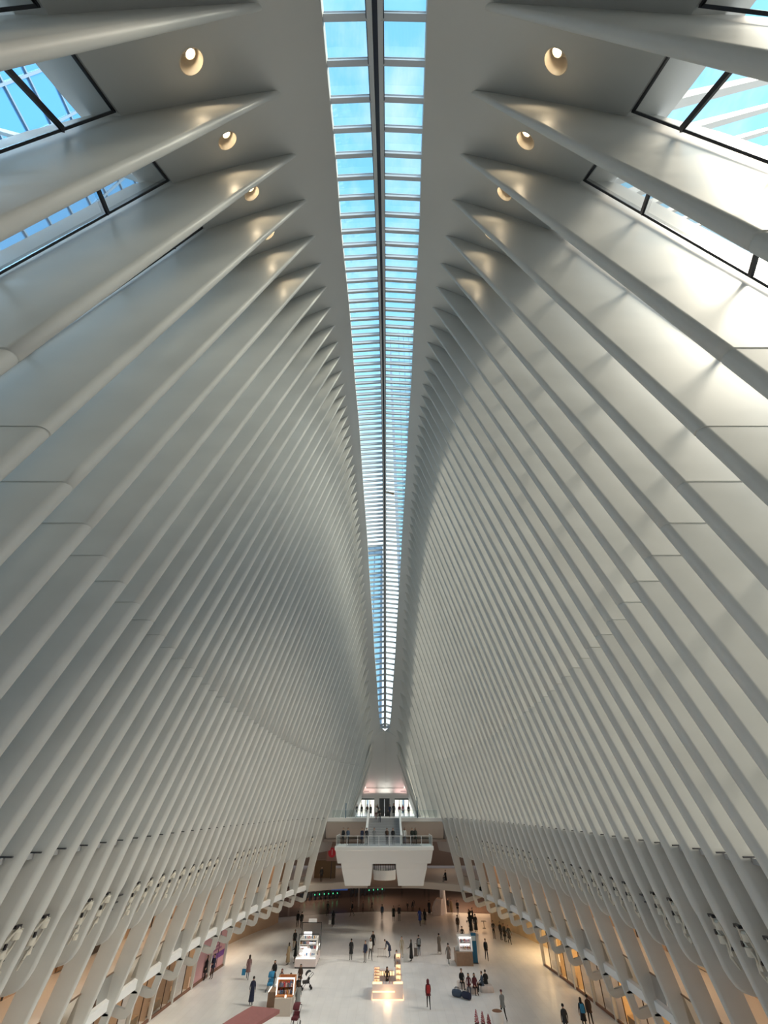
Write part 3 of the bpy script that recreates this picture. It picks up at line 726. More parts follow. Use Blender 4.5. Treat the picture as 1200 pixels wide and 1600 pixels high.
T = tag(empty('pale_skyscraper', (0, 185, 12)), 'tall pale blue tapering skyscraper seen through the right half of the skylight', 'building')
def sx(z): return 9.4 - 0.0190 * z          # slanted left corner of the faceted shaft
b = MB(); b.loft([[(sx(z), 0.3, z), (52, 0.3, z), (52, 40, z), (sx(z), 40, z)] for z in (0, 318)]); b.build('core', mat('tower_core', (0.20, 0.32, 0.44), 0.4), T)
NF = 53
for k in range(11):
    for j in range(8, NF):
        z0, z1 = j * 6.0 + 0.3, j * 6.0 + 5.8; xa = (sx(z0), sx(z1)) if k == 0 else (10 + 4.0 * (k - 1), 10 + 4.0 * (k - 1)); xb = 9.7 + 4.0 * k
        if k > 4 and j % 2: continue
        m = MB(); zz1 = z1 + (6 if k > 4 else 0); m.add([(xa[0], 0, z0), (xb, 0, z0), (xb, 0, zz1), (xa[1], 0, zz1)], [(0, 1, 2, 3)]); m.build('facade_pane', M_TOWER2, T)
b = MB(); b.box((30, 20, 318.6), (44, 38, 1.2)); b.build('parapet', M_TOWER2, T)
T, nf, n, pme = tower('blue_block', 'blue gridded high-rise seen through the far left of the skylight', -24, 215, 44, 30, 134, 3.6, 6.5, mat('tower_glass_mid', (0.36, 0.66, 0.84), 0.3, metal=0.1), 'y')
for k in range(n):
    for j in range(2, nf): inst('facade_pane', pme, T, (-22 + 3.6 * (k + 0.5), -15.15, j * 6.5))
cr_ = tag(empty('tower_crane', (46, 172, 12.4)), 'white lattice crane rising over the pale skyscraper', 'crane')
b = MB()
for a, c in (((-1, -1), (-1, -1)), ((1, -1), (1, -1)), ((1, 1), (1, 1)), ((-1, 1), (-1, 1))): b.bar((a[0], a[1], 0), (c[0], c[1], 335), 0.5, 0.5)
for k in range(67): b.bar((-1, -1, 5 * k), (1, -1, 5 * k + 5), 0.4, 0.4)
b.build('mast', M_WHITE, cr_)
b = MB(); b.bar((0, -1, 312), (-26, -1, 292), 1.2, 1.2); b.bar((0, -1, 335), (-26, -1, 292), 0.3, 0.3); b.bar((0, -1, 312), (8, -1, 316), 2.0, 2.5); b.build('jib', M_WHITE, cr_)

T, nf, n, pme = tower('added_bright_facade', 'added pale facade that makes the outdoors bright behind the far doors', 0, 150, 60, 16, 22, 5.0, 5.0, mat('bright_outdoors', (0.80, 0.76, 0.70), 0.7), 'y')  # added facade, its pale colour gives the bright outdoors behind the doors
for k in range(n):
    for j in range(nf): inst('facade_pane', pme, T, (-30 + 5.0 * (k + 0.5), -8.15, j * 5.0))
# ------------------------------------------------------------------ people
COLS_ = dict(black=(0.010, 0.010, 0.012), navy=(0.012, 0.018, 0.05), charcoal=(0.03, 0.03, 0.032), grey=(0.22, 0.23, 0.23), pale=(0.55, 0.54, 0.52), white=(0.72, 0.72, 0.70),
             brown=(0.05, 0.025, 0.015), tan=(0.30, 0.22, 0.13), beige=(0.42, 0.36, 0.26), maroon=(0.10, 0.012, 0.02), red=(0.35, 0.02, 0.02), blue=(0.02, 0.05, 0.25), denim=(0.05, 0.075, 0.12),
             mauve=(0.20, 0.11, 0.11), greybrown=(0.17, 0.14, 0.12), hairdark=(0.015, 0.010, 0.008), hairbrown=(0.05, 0.025, 0.012), skin=(0.48, 0.29, 0.20), skin2=(0.22, 0.12, 0.07), sky=(0.03, 0.22, 0.42), green=(0.016, 0.024, 0.018))
def cm(n): return mat('cloth_' + n, COLS_[n], 0.75)
def limb_pose(kind):
    """joints (x right, y forward, z up) of a 1.72 m figure"""
    J = dict(pel=(0, 0, .93), wai=(0, 0, 1.10), che=(0, .0, 1.30), nb=(0, -.01, 1.45), nk=(0, 0, 1.52), h1=(0, .02, 1.58), h2=(0, .015, 1.655), h3=(0, .005, 1.72))
    for s, n in ((-1, 'l'), (1, 'r')):
        J['sh' + n] = (s * .17, -.01, 1.41); J['el' + n] = (s * .235, -.03, 1.14); J['wr' + n] = (s * .245, .05, .90)
        J['hi' + n] = (s * .09, 0, .88); J['kn' + n] = (s * .10, .02, .49); J['an' + n] = (s * .10, -.02, .09); J['to' + n] = (s * .12, .14, .035)
    if kind in ('walk', 'walk2'):
        for n, f in (('l', 1), ('r', -1)) if kind == 'walk' else (('l', -1), ('r', 1)):
            s = -1 if n == 'l' else 1
            J['kn' + n] = (s * .09, .16 * f + .05, .50); J['an' + n] = (s * .09, .27 * f - (.0 if f > 0 else .08), .09 if f > 0 else .15); J['to' + n] = (s * .10, .27 * f + (.15 if f > 0 else .05), .04)
            J['el' + n] = (s * .225, -.14 * f - .03, 1.15); J['wr' + n] = (s * .22, -.17 * f + .08, .93)
    if kind == 'bend':
        for k, (y, z) in dict(wai=(.06, 1.08), che=(.26, 1.20), nb=(.40, 1.27), nk=(.46, 1.29), h1=(.52, 1.31), h2=(.59, 1.335), h3=(.65, 1.35)).items(): J[k] = (0, y, z)
        for s, n in ((-1, 'l'), (1, 'r')): J['sh' + n] = (s * .17, .36, 1.22); J['el' + n] = (s * .21, .42, .95); J['wr' + n] = (s * .20, .52, .72)
    if kind == 'hold':
        for s, n in ((-1, 'l'), (1, 'r')): J['el' + n] = (s * .235, .02, 1.13); J['wr' + n] = (s * .12, .26, 1.10)
    if kind == 'push':
        for s, n in ((-1, 'l'), (1, 'r')): J['el' + n] = (s * .23, .10, 1.13); J['wr' + n] = (s * .20, .36, 1.02)
    if kind == 'sit':
        dz = -.42
        for k in list(J):
            if k[:2] not in ('kn', 'an', 'to'): J[k] = (J[k][0], J[k][1], J[k][2] + dz)
        for s, n in ((-1, 'l'), (1, 'r')):
            J['kn' + n] = (s * .12, .42, .50); J['an' + n] = (s * .12, .40, .09); J['to' + n] = (s * .13, .56, .035)
            J['el' + n] = (s * .24, .06, .74); J['wr' + n] = (s * .14, .30, .60)
    return J
RAD = dict(pel=.125, wai=.115, che=.135, nb=.075, nk=.052, h1=.070, h2=.088, h3=.062, sh=.062, el=.044, wr=.030, hi=.088, kn=.058, an=.040, to=.036)
def body_mesh(kind):
    J = limb_pose(kind); keys = list(J); E_ = [('pel', 'wai'), ('wai', 'che'), ('che', 'nb'), ('nb', 'nk'), ('nk', 'h1'), ('h1', 'h2'), ('h2', 'h3')]
    for n in 'lr': E_ += [('nb', 'sh' + n), ('sh' + n, 'el' + n), ('el' + n, 'wr' + n), ('pel', 'hi' + n), ('hi' + n, 'kn' + n), ('kn' + n, 'an' + n), ('an' + n, 'to' + n)]
    me = bpy.data.meshes.new('sk'); me.from_pydata([J[k] for k in keys], [(keys.index(a), keys.index(b)) for a, b in E_], [])
    o = bpy.data.objects.new('sk', me); C.objects.link(o); md = o.modifiers.new('skin', 'SKIN'); md.use_smooth_shade = True
    for k, v in zip(keys, me.skin_vertices[0].data):
        r = RAD[k if k in RAD else k[:2]]; v.radius = (r, r * (0.78 if k in ('pel', 'wai', 'che') else 1)); v.use_root = (k == 'pel')
    sub = o.modifiers.new('sub', 'SUBSURF'); sub.levels = 1; sub.render_levels = 1
    dg = bpy.context.evaluated_depsgraph_get(); m2 = bpy.data.meshes.new_from_object(o.evaluated_get(dg))
    bpy.data.objects.remove(o)
    segs = [(Vector(J[a]), Vector(J[b]), t) for a, b, t in
            [('pel', 'wai', 1), ('wai', 'che', 1), ('che', 'nb', 1), ('nk', 'h1', 0), ('h1', 'h2', 0), ('h2', 'h3', 0)] + sum([[('nb', 'sh' + n, 1), ('sh' + n, 'el' + n, 1), ('el' + n, 'wr' + n, 1), ('hi' + n, 'kn' + n, 2), ('kn' + n, 'an' + n, 2), ('an' + n, 'to' + n, 3)] for n in 'lr'], [])]
    def near(p):
        best = (9, 1)
        for a, b, t in segs:
            d = b - a; u = max(0, min(1, (p - a).dot(d) / d.length_squared)); best = min(best, ((p - a - d * u).length, t))
        return best[1]
    tags = [near(p.center) for p in m2.polygons]
    vs = [tuple(v.co) for v in m2.vertices]; fs = [tuple(p.vertices) for p in m2.polygons]
    mb = MB(); mb.v, mb.f, mb.m = vs, fs, tags
    # hands with five fingers, shoes, and a face on the same surface
    for n, s in (('l', -1), ('r', 1)):
        w_, e_ = Vector(J['wr' + n]), Vector(J['el' + n]); d = (w_ - e_).normalized(); sd_ = Vector((0, 1, 0)) if abs(d.y) < .6 else Vector((1, 0, 0)); sd_ = (sd_ - d * sd_.dot(d)).normalized()
        nr = d.cross(sd_)
        mb.bar(w_ - d * .02, w_ + d * .09, .075, .028, up=nr, mi=0)
        for k in range(4):
            o_ = w_ + d * .085 + sd_ * (-.028 + .019 * k); L = (.055, .07, .075, .062)[k]
            mb.tube([o_, o_ + d * L * .55 + nr * s * -.006, o_ + d * L + nr * s * -.022], [.0085, .008, .006], 5, 0)
        o_ = w_ + d * .03 + sd_ * .036; mb.tube([o_, o_ + d * .03 + sd_ * .025, o_ + d * .06 + sd_ * .03], [.010, .009, .007], 5, 0)
    hc = Vector(J['h2']); up_ = (Vector(J['h3']) - Vector(J['h1'])).normalized(); fw = Vector((0, 1, 0)); fw = (fw - up_ * fw.dot(up_)).normalized() if kind != 'bend' else Vector((0, .3, -.95)).normalized()
    rt = fw.cross(up_)
    mb.tube([hc + fw * .075 + up_ * .01, hc + fw * .105 - up_ * .025, hc + fw * .08 - up_ * .035], [.010, .016, .008], 6, 0)
    for s in (-1, 1):
        mb.lathe([(0, -.028), (.014, -.015), (.016, .01), (0, .028)], tuple(hc + rt * s * .088 - up_ * .012), 6, 0)
        mb.lathe([(0, -.008), (.011, 0), (0, .008)], tuple(hc + fw * .078 + rt * s * .03 + up_ * .012), 6, 4)
    mb.box(tuple(hc + fw * .078 - up_ * .058), (.045, .012, .010), 5)
    mesh = mb.mesh('body', [cm('skin'), cm('black'), cm('black'), cm('black'), mat('eye_dark', (.02, .02, .02), .3), mat('lips', (.30, .10, .09), .5)], smooth=True, angle=60)
    return mesh, J
POSES = {k: body_mesh(k) for k in ('stand', 'walk', 'walk2', 'bend', 'hold', 'push', 'sit')}
ACC = {}
def acc(kind, pose):
    key = (kind, pose)
    if key in ACC: return ACC[key]
    J = POSES[pose][1]; b = MB(); h2, h3, h1 = Vector(J['h2']), Vector(J['h3']), Vector(J['h1']); up_ = (h3 - h1).normalized()
    ch, pel = Vector(J['che']), Vector(J['pel'])
    if kind in ('hair', 'long_hair', 'hood', 'cap'):
        back = Vector((0, -1, 0)) if pose != 'bend' else Vector((0, .2, .98)); back = (back - up_ * back.dot(up_)).normalized(); rt = up_.cross(back)
        c = h2 + up_ * .018 + back * .014; rings = []
        hgt = {'hair': (-.045, .1), 'cap': (.0, .105), 'long_hair': (-.20, .1), 'hood': (-.15, .12)}[kind]
        R = .100 if kind != 'hood' else .118
        for t in np.linspace(0, 1, 7):
            z = hgt[0] + (hgt[1] - hgt[0]) * t; r = R * math.sqrt(max(0.02, 1 - max(0, (z - .0) / hgt[1]) ** 2)); ring = []
            for k in range(12):
                a = 2 * PI * k / 12; rr = r
                f = math.cos(a)   # +1 back, -1 face side
                if z < .035 and f < -.25: rr = r * .55
                ring.append(c + (back * math.cos(a) + rt * math.sin(a)) * rr + up_ * z)
            rings.append(ring)
        b.loft(rings)
        if kind == 'cap': b.loft([[c - back * q + rt * x + up_ * z for x, z in ((-w_, .005), (w_, .005), (w_, .02), (-w_, .02))] for q, w_ in ((.08, .07), (.17, .05))])
    elif kind in ('coat', 'long_coat', 'jacket'):
        zl = {'jacket': -.12, 'coat': -.38, 'long_coat': -.68}[kind]
        up2 = (ch - pel).normalized(); prof = [(1.0 * (ch - pel).length + .12, .11, .09), (.37, .185, .135), (.17, .175, .13), (0, .185, .145)]
        rings = []
        for t, rx, ry in prof: rings.append([pel + up2 * t + Vector((rx * math.cos(a), ry * math.sin(a), 0)) for a in (2 * PI * k / 14 for k in range(14))])
        n = 4 if zl < -.2 else 2
        for k in range(1, n + 1):
            t = k / n; rings.append([pel + Vector((0, 0, zl * t)) + Vector(((.185 + .05 * t) * math.cos(a), (.15 + .06 * t) * math.sin(a), 0)) for a in (2 * PI * j / 14 for j in range(14))])
        b.loft(rings)
    elif kind == 'backpack':
        back = Vector((0, -1, 0)); c = ch + back * .21 + Vector((0, 0, -.08))
        b.loft([[c + Vector((sx * w_, sy * t, z)) for sx, sy in ((-1, -1), (1, -1), (1, 1), (-1, 1))] for z, w_, t in ((-.24, .13, .06), (-.2, .15, .085), (.1, .15, .08), (.2, .12, .06), (.23, .06, .03))])
        for s in (-1, 1): b.tube([ch + Vector((s * .11, -.14, .12)), ch + Vector((s * .12, .0, .17)), ch + Vector((s * .12, .13, .02)), ch + Vector((s * .12, -.1, -.22))], .018, 5)
    ACC[key] = b.mesh(kind, cm('black'), smooth=True, angle=50)
    return ACC[key]
def person(x, y, z, rz, pose, top, legs, hair, label, outer=None, pack=None, skin='skin', shoes='black', h=1.0, group=None, pose_hair=None):
    me, J = POSES[pose]
    o = bpy.data.objects.new('person', me); C.objects.link(o); o.location = (x, y, z); o.rotation_euler = (0, 0, math.radians(rz)); o.scale = (h, h, h)
    for k, c in enumerate((skin, top, legs, shoes)):
        o.material_slots[k].link = 'OBJECT'; o.material_slots[k].material = cm(c)
    tag(o, label, 'person', group)
    def child(nm, kind, c):
        q = bpy.data.objects.new(nm, acc(kind, pose)); C.objects.link(q); q.parent = o
        q.material_slots[0].link = 'OBJECT'; q.material_slots[0].material = cm(c)
    hk, hc = hair; child({'hair': 'hair', 'long_hair': 'hair', 'hood': 'hood', 'cap': 'cap'}[hk], hk, hc)
    if outer: child(outer[0], outer[0], outer[1])
    if pack: child('backpack', 'backpack', pack)
    return o
H, LH, HD, CP = ('hair', 'hairdark'), ('long_hair', 'hairdark'), ('hood', 'charcoal'), ('cap', 'maroon')
# rz: 0 faces away from the camera (down the hall), 180 faces the camera
P_ = [
 (-3.75, 67.27, 5, 'stand', 'black', 'black', H, 'person in black coat and trousers standing alone mid hall, seen from behind', ('coat', 'black')),
 (-2.10, 66.5, 150, 'stand', 'navy', 'greybrown', H, 'person in navy jacket and grey-brown trousers, nearer of the close pair', ('jacket', 'navy')),
 (-1.55, 67.5, 200, 'walk', 'white', 'charcoal', ('long_hair', 'hairbrown'), 'person in white shirt under dark open jacket, farther of the close pair', None),
 (-1.35, 70.8, 200, 'walk2', 'black', 'brown', H, 'person in black jacket striding just behind the close pair', ('coat', 'black')),
 (0.65, 68.5, 70, 'bend', 'navy', 'denim', H, 'person in navy coat bending down to a low stand', ('coat', 'navy')),
 (2.07, 68.3, 170, 'stand', 'beige', 'beige', H, 'person in cream clothes standing beside a kneeling dark figure', None),
 (3.1, 67.0, 60, 'push', 'black', 'black', LH, 'person in long black coat leaning over a pale bag', ('long_coat', 'black')),
 (4.1, 69.0, 5, 'stand', 'black', 'denim', H, 'person in black jacket with grey backpack beside a trolley', ('jacket', 'black'), 'grey'),
 (1.35, 62.6, 175, 'stand', 'brown', 'black', LH, 'dark haired person standing behind the tall shelf of the glowing kiosk', ('coat', 'brown')),
 (6.57, 69.75, 10, 'walk', 'greybrown', 'greybrown', H, 'person in long grey-brown coat walking away left of the white kiosk', ('long_coat', 'greybrown')),
 (7.15, 65.4, 20, 'walk2', 'greybrown', 'grey', H, 'person in taupe coat and white shoes close left of the brown based kiosk', ('coat', 'greybrown'), None, 'skin', 'white'),
 (3.93, 53.5, 2, 'walk', 'maroon', 'black', ('hood', 'maroon'), 'person in dark hooded jacket with red backpack crossing the pale floor', ('jacket', 'maroon'), 'red'),
 (11.67, 67.3, 180, 'walk', 'black', 'black', H, 'person in black jacket with pale shirt hem walking right of the blue sign', ('jacket', 'black')),
 (14.5, 76.6, 190, 'hold', 'black', 'black', H, 'person in black with crossed arms, apart from the waiting three', None),
 (15.3, 76.0, 215, 'stand', 'black', 'black', H, 'first of three black dressed people waiting by the right shops, farthest', ('jacket', 'black')),
 (15.6, 75.05, 215, 'stand', 'black', 'charcoal', H, 'middle of three black dressed people waiting by the right shops', ('coat', 'black')),
 (15.95, 74.1, 215, 'walk2', 'black', 'black', H, 'last of three black dressed people waiting by the right shops, nearest', ('coat', 'charcoal')),
 (10.23, 80.1, 0, 'stand', 'brown', 'black', H, 'person in dark brown jacket far behind the brown based kiosk', ('jacket', 'brown')),
 (9.9, 73.4, 185, 'hold', 'black', 'green', H, 'person with pale collar and dark apron behind the brown based kiosk', None),
 (12.0, 79.7, 350, 'walk', 'black', 'black', ('long_hair', 'hairdark'), 'tall person in black at the front of the dark crowd on the right', ('long_coat', 'black'), None, 'skin', 'black', 1.06),
 (12.75, 80.1, 10, 'stand', 'charcoal', 'black', H, 'broad person in charcoal coat at the front of the dark crowd', ('long_coat', 'charcoal'), None, 'skin', 'black', 1.06),
 (12.4, 83.4, 100, 'stand', 'black', 'black', H, 'person in black in the middle of the dark crowd on the right', ('coat', 'black'), None, 'skin', 'black', 1.05),
 (13.2, 85.2, 260, 'stand', 'charcoal', 'charcoal', H, 'person in charcoal at the back of the dark crowd on the right', ('coat', 'charcoal')),
 (15.75, 49.3, 355, 'stand', 'black', 'black', LH, 'person in black with bright blue backpack near the right shops', ('coat', 'black'), 'sky'),
 (16.5, 49.9, 350, 'walk', 'brown', 'black', H, 'person in dark brown jacket walking beside the blue backpack', ('jacket', 'brown'), None, 'skin2'),
 (13.9, 48.0, 0, 'stand', 'charcoal', 'black', H, 'person at the bottom edge whose dark head just shows near the right shops', ('jacket', 'charcoal')),
 (9.82, 50.95, 15, 'walk', 'grey', 'black', CP, 'person in grey sweater, black trousers and dark red cap by the planter', ('jacket', 'grey'), None, 'skin', 'pale'),
 (-13.73, 60.9, 10, 'walk', 'mauve', 'denim', LH, 'person in long mauve coat with blue carrier bag on the left', ('coat', 'mauve')),
 (-11.6, 54.3, 5, 'stand', 'navy', 'navy', H, 'person in long navy coat behind the pink parasol', ('long_coat', 'navy')),
 (-18.0, 60.75, 120, 'stand', 'black', 'black', LH, 'left one of the dark pair at the left shop window', ('coat', 'black')),
 (-17.45, 61.2, 160, 'hold', 'navy', 'black', H, 'right one of the dark pair at the left shop window, in purple-navy jacket', ('jacket', 'navy')),
 (-10.75, 59.1, 185, 'push', 'black', 'black', LH, 'dark haired person pushing the blue pushchair', ('coat', 'black')),
 (-9.5, 56.4, 180, 'hold', 'grey', 'black', ('long_hair', 'maroon'), 'person with dark red headscarf behind the lit gift kiosk', None),
 (-8.45, 55.2, 190, 'stand', 'brown', 'black', H, 'person in dark brown jacket standing behind the lit gift kiosk', ('coat', 'brown'), None, 'skin2'),
 (-7.28, 52.75, 5, 'walk', 'grey', 'black', ('long_hair', 'hairbrown'), 'person in grey patterned coat beside the lit gift kiosk, seen from behind', ('coat', 'grey')),
 (-7.6, 54.5, 350, 'stand', 'black', 'charcoal', H, 'person in black coat just behind the grey patterned coat', ('coat', 'black')),
 (-7.97, 57.8, 170, 'hold', 'brown', 'black', LH, 'person in dark brown top and black trousers beside a folded pushchair', ('jacket', 'brown')),
 (-11.0, 71.6, 190, 'walk', 'black', 'tan', H, 'person in black jacket and tan trousers left of the white display kiosk', ('jacket', 'black')),
 (-10.6, 65.6, 60, 'stand', 'tan', 'tan', LH, 'person in long tan coat at the left side of the white display kiosk', ('long_coat', 'tan')),
 (-9.95, 66.3, 80, 'push', 'black', 'black', LH, 'person in black leaning over the counter of the white display kiosk', ('coat', 'black')),
 (-12.57, 82.7, 0, 'stand', 'black', 'black', H, 'left of two dark people side by side under the left hooks', ('jacket', 'black')),
 (-11.96, 82.3, 5, 'walk', 'black', 'black', H, 'right of two dark people side by side under the left hooks', ('jacket', 'charcoal')),
 (-7.51, 83.5, 10, 'walk2', 'black', 'black', LH, 'person in black coat carrying a white bag low, left of centre', ('long_coat', 'black')),
 (-9.15, 90.3, 0, 'stand', 'black', 'black', H, 'dark person at the rim of the pale floor on the left', None),
 (-5.19, 90.3, 90, 'walk', 'black', 'black', H, 'dark person striding sideways along the rim of the pale floor', ('jacket', 'black')),
 (-3.57, 92.7, 180, 'stand', 'greybrown', 'brown', H, 'small figure in grey-brown at the rim of the dark floor', None, None, 'skin', 'black', 0.8),
 (-2.15, 94.2, 80, 'walk2', 'black', 'black', H, 'small child in black running along the dark floor', None, None, 'skin', 'black', 0.75),
 (-0.39, 88.0, 180, 'stand', 'denim', 'black', H, 'person in slate blue jacket walking up the centre of the hall', ('jacket', 'denim')),
 (1.37, 86.7, 180, 'stand', 'green', 'black', H, 'left one of two walkers near the centre, in dark olive jacket', ('coat', 'green')),
 (2.25, 87.2, 180, 'stand', 'charcoal', 'grey', H, 'right one of two walkers near the centre, with bare grey legs', ('jacket', 'charcoal')),
 (3.8, 93.7, 170, 'stand', 'charcoal', 'charcoal', H, 'small figure in charcoal beside the low dark group right of centre', None, None, 'skin', 'black', 0.7),
 (4.65, 93.9, 200, 'bend', 'black', 'black', H, 'person in black stooping at the rim of the dark floor', ('coat', 'black')),
 (5.2, 83.9, 340, 'walk', 'blue', 'black', ('long_hair', 'hairbrown'), 'person in bulky royal blue coat right of the landing', ('coat', 'blue'), None, 'skin', 'black', 1.1),
 (5.95, 84.3, 350, 'stand', 'black', 'brown', LH, 'person in short black dress beside the royal blue coat', ('coat', 'black')),
 (7.2, 91.3, 0, 'stand', 'black', 'black', ('hair', 'hairbrown'), 'person in black left of the white sculpted block', ('long_coat', 'black')),
 (10.5, 93.4, 180, 'walk', 'black', 'brown', H, 'person in black top and brown trousers right of the white sculpted block', ('jacket', 'black')),
 (10.9, 92.2, 180, 'stand', 'tan', 'tan', H, 'person in tan coat right of the white sculpted block', ('long_coat', 'tan')),
 (11.8, 91.3, 180, 'hold', 'black', 'black', H, 'person in black with bent elbows under the last right hook', ('jacket', 'black')),
 (8.25, 116.4, 0, 'stand', 'black', 'black', H, 'left of two far dark figures deep in the passage on the right', None),
 (8.9, 114.0, 0, 'walk', 'charcoal', 'black', H, 'right of two far dark figures deep in the passage on the right', ('coat', 'charcoal')),
 (3.48, 114.8, 180, 'stand', 'charcoal', 'black', H, 'lone figure on the dark floor beneath the right pier', ('jacket', 'charcoal')),
]
for p in P_:
    x, y, rz, pose, top, legs, hair, label = p[:8]; ex = list(p[8:]) + [None] * 5
    person(x, y, 0.015 if y > 93 else 0.0, rz, pose, top, legs, hair, label, ex[0], ex[1], ex[2] or 'skin', ex[3] or 'black', ex[4] or 1.0)
LP_ = [   # on the landing
 (-5.5, 69.6, 150, 'stand', 'black', 'black', H, 'left of two people at the far left end of the landing, in black', ('jacket', 'black')),
 (-4.85, 69.4, 190, 'stand', 'denim', 'charcoal', H, 'right of two people at the far left end of the landing, slate jacket', ('jacket', 'denim')),
 (-2.95, 69.2, 160, 'stand', 'navy', 'black', H, 'left of the huddled navy pair on the landing by the stair foot', ('coat', 'navy')),
 (-2.35, 69.3, 200, 'stand', 'navy', 'navy', H, 'right of the huddled navy pair on the landing by the stair foot', ('jacket', 'black')),
 (-1.35, 69.5, 180, 'stand', 'grey', 'grey', H, 'slim person in light grey at the foot of the stairs', None),
 (0.35, 68.9, 185, 'stand', 'brown', 'charcoal', H, 'person in dark brown jacket at the middle of the landing rail', ('jacket', 'brown')),
 (1.15, 68.9, 175, 'stand', 'black', 'charcoal', H, 'person in black jacket over white shirt at the middle of the landing rail', ('jacket', 'black')),
 (2.7, 69.3, 180, 'stand', 'white', 'denim', LH, 'person in white top beside the right stair parapet', None),
 (3.7, 69.2, 170, 'stand', 'green', 'charcoal', H, 'left of two dark olive jackets at the right of the landing', ('jacket', 'green')),
 (4.15, 69.5, 200, 'stand', 'charcoal', 'black', LH, 'right of two dark jackets at the right of the landing', ('coat', 'green'))]
for x, y, rz, pose, top, legs, hair, label, outer in LP_: person(x, y, 10.09, rz, pose, top, legs, hair, label, outer)
UP_ = [   # on the street-level platform
 (-4.8, 87.0, 180, 'walk', 'black', 'denim', H, 'person in black top and jeans by the left doors, leftmost', None),
 (-4.0, 87.5, 170, 'walk2', 'black', 'grey', H, 'person in black jacket and grey trousers striding by the left doors', ('jacket', 'black')),
 (-3.0, 86.5, 180, 'stand', 'brown', 'charcoal', H, 'person in brown jacket inside the left doors', ('jacket', 'brown')),
 (-2.4, 85.5, 190, 'walk', 'charcoal', 'black', H, 'person in charcoal coat nearest the left stair parapet', ('coat', 'charcoal')),
 (0.85, 86.5, 160, 'walk', 'navy', 'black', H, 'person in navy beside the lift doors', ('jacket', 'navy')),
 (1.5, 85.0, 185, 'stand', 'black', 'charcoal', ('hood', 'maroon'), 'person in long black coat and dark red hood at the stair head', ('coat', 'black'), 1.08),
 (2.5, 86.5, 180, 'stand', 'maroon', 'black', H, 'person in maroon jacket by the right doors', ('jacket', 'maroon')),
 (3.2, 90.0, 170, 'walk2', 'red', 'charcoal', LH, 'person in red top entering through the right doors', None),
 (4.2, 89.5, 180, 'walk', 'charcoal', 'black', H, 'person in dark jacket outside the rightmost door leaf', ('jacket', 'charcoal'))]
for q in UP_:
    x, y, rz, pose, top, legs, hair, label, outer = q[:9]; person(x, y, Z_SH, rz, pose, top, legs, hair, label, outer, h=q[9] if len(q) > 9 else 1.0)
def stair_z(y): return LZ + rise * (int((y - 71.5) / run) + 1)
person(-1.35, 79.3, stair_z(79.3), 180, 'stand', 'pale', 'maroon', H, 'person in pale top and maroon trousers descending the stairs', None)
person(-0.75, 78.6, stair_z(78.6), 180, 'hold', 'black', 'navy', H, 'person in black jacket descending the stairs, right of the maroon trousers', ('jacket', 'black'))
person(-1.2, 82.2, Z_SH, 180, 'stand', 'black', 'black', LH, 'person in black about to step down the stairs', ('coat', 'black'))
# seated group on the stone seats
person(7.55, 58.42, 0.0, 185, 'sit', 'black', 'black', ('hair', 'hairbrown'), 'person in black seated on the square stone block', ('jacket', 'black'))
person(8.02, 57.08, 0.0, 170, 'sit', 'maroon', 'denim', LH, 'seated person bent between the maroon coat and the square block', None)
person(8.56, 57.08, 0.0, 190, 'sit', 'maroon', 'black', LH, 'person in maroon coat seated in the middle of the resting group', ('jacket', 'maroon'))
person(9.36, 57.62, 0.0, 95, 'sit', 'denim', 'black', H, 'person in slate denim jacket seated on the round pale rock', ('jacket', 'denim'))
person(9.8, 58.08, 0.0, 0, 'sit', 'black', 'black', H, 'person in black seated behind the denim jacket', ('jacket', 'black'))
# people on the galleries and mezzanine
person(-19.2, 46.2, 4.9, 90, 'stand', 'black', 'black', H, 'person in black on the left gallery behind the ribs', ('coat', 'black'))
person(9.3, 83.2, 4.92, 120, 'sit', 'black', 'black', H, 'person in black sitting at the mezzanine edge right of the landing', ('coat', 'black'))
person(-9.6, 82.8, 4.92, 190, 'stand', 'charcoal', 'black', H, 'person in charcoal at the left mezzanine rail below the round sign', ('jacket', 'charcoal'))

# ------------------------------------------------------------------ seats, bags, planter
M_ROCK = mat('pale_stone_seat', (0.66, 0.58, 0.54), 0.6, noise=0.08, nscale=3)
def rounded(name, c, dims, label, cat, m, rz=0, taper=0.9, parts=None):
    t = tag(empty(name, c, rz), label, cat); b = MB(); x, y, z = dims; rings = []
    for zz, s in ((0, .97), (.06, 1.0), (z * .6, (1 + taper) / 2), (z - .06, taper), (z, taper * .93)):
        ring = []
        for k in range(20):
            a = 2 * PI * k / 20; ca, sa = math.cos(a), math.sin(a); e_ = 0.5
            ring.append((x / 2 * s * math.copysign(abs(ca) ** e_, ca), y / 2 * s * math.copysign(abs(sa) ** e_, sa), zz))
        rings.append(ring)
    b.loft(rings); b.build('seat_block', m, t, smooth=True); return t
rounded('stone_block', (7.55, 58.75, 0), (0.95, 0.95, 0.41), 'square pinkish stone block under the person in black', 'seat', M_ROCK)
rounded('stone_block', (9.75, 57.75, 0), (1.3, 1.0, 0.41), 'round pale rock seat under the denim jacket', 'seat', M_ROCK, 0.05, 0.88)
rounded('stone_block', (8.3, 57.3, 0), (1.1, 0.6, 0.41), 'low pale block seat in the middle of the resting group', 'seat', M_ROCK, 0.0)
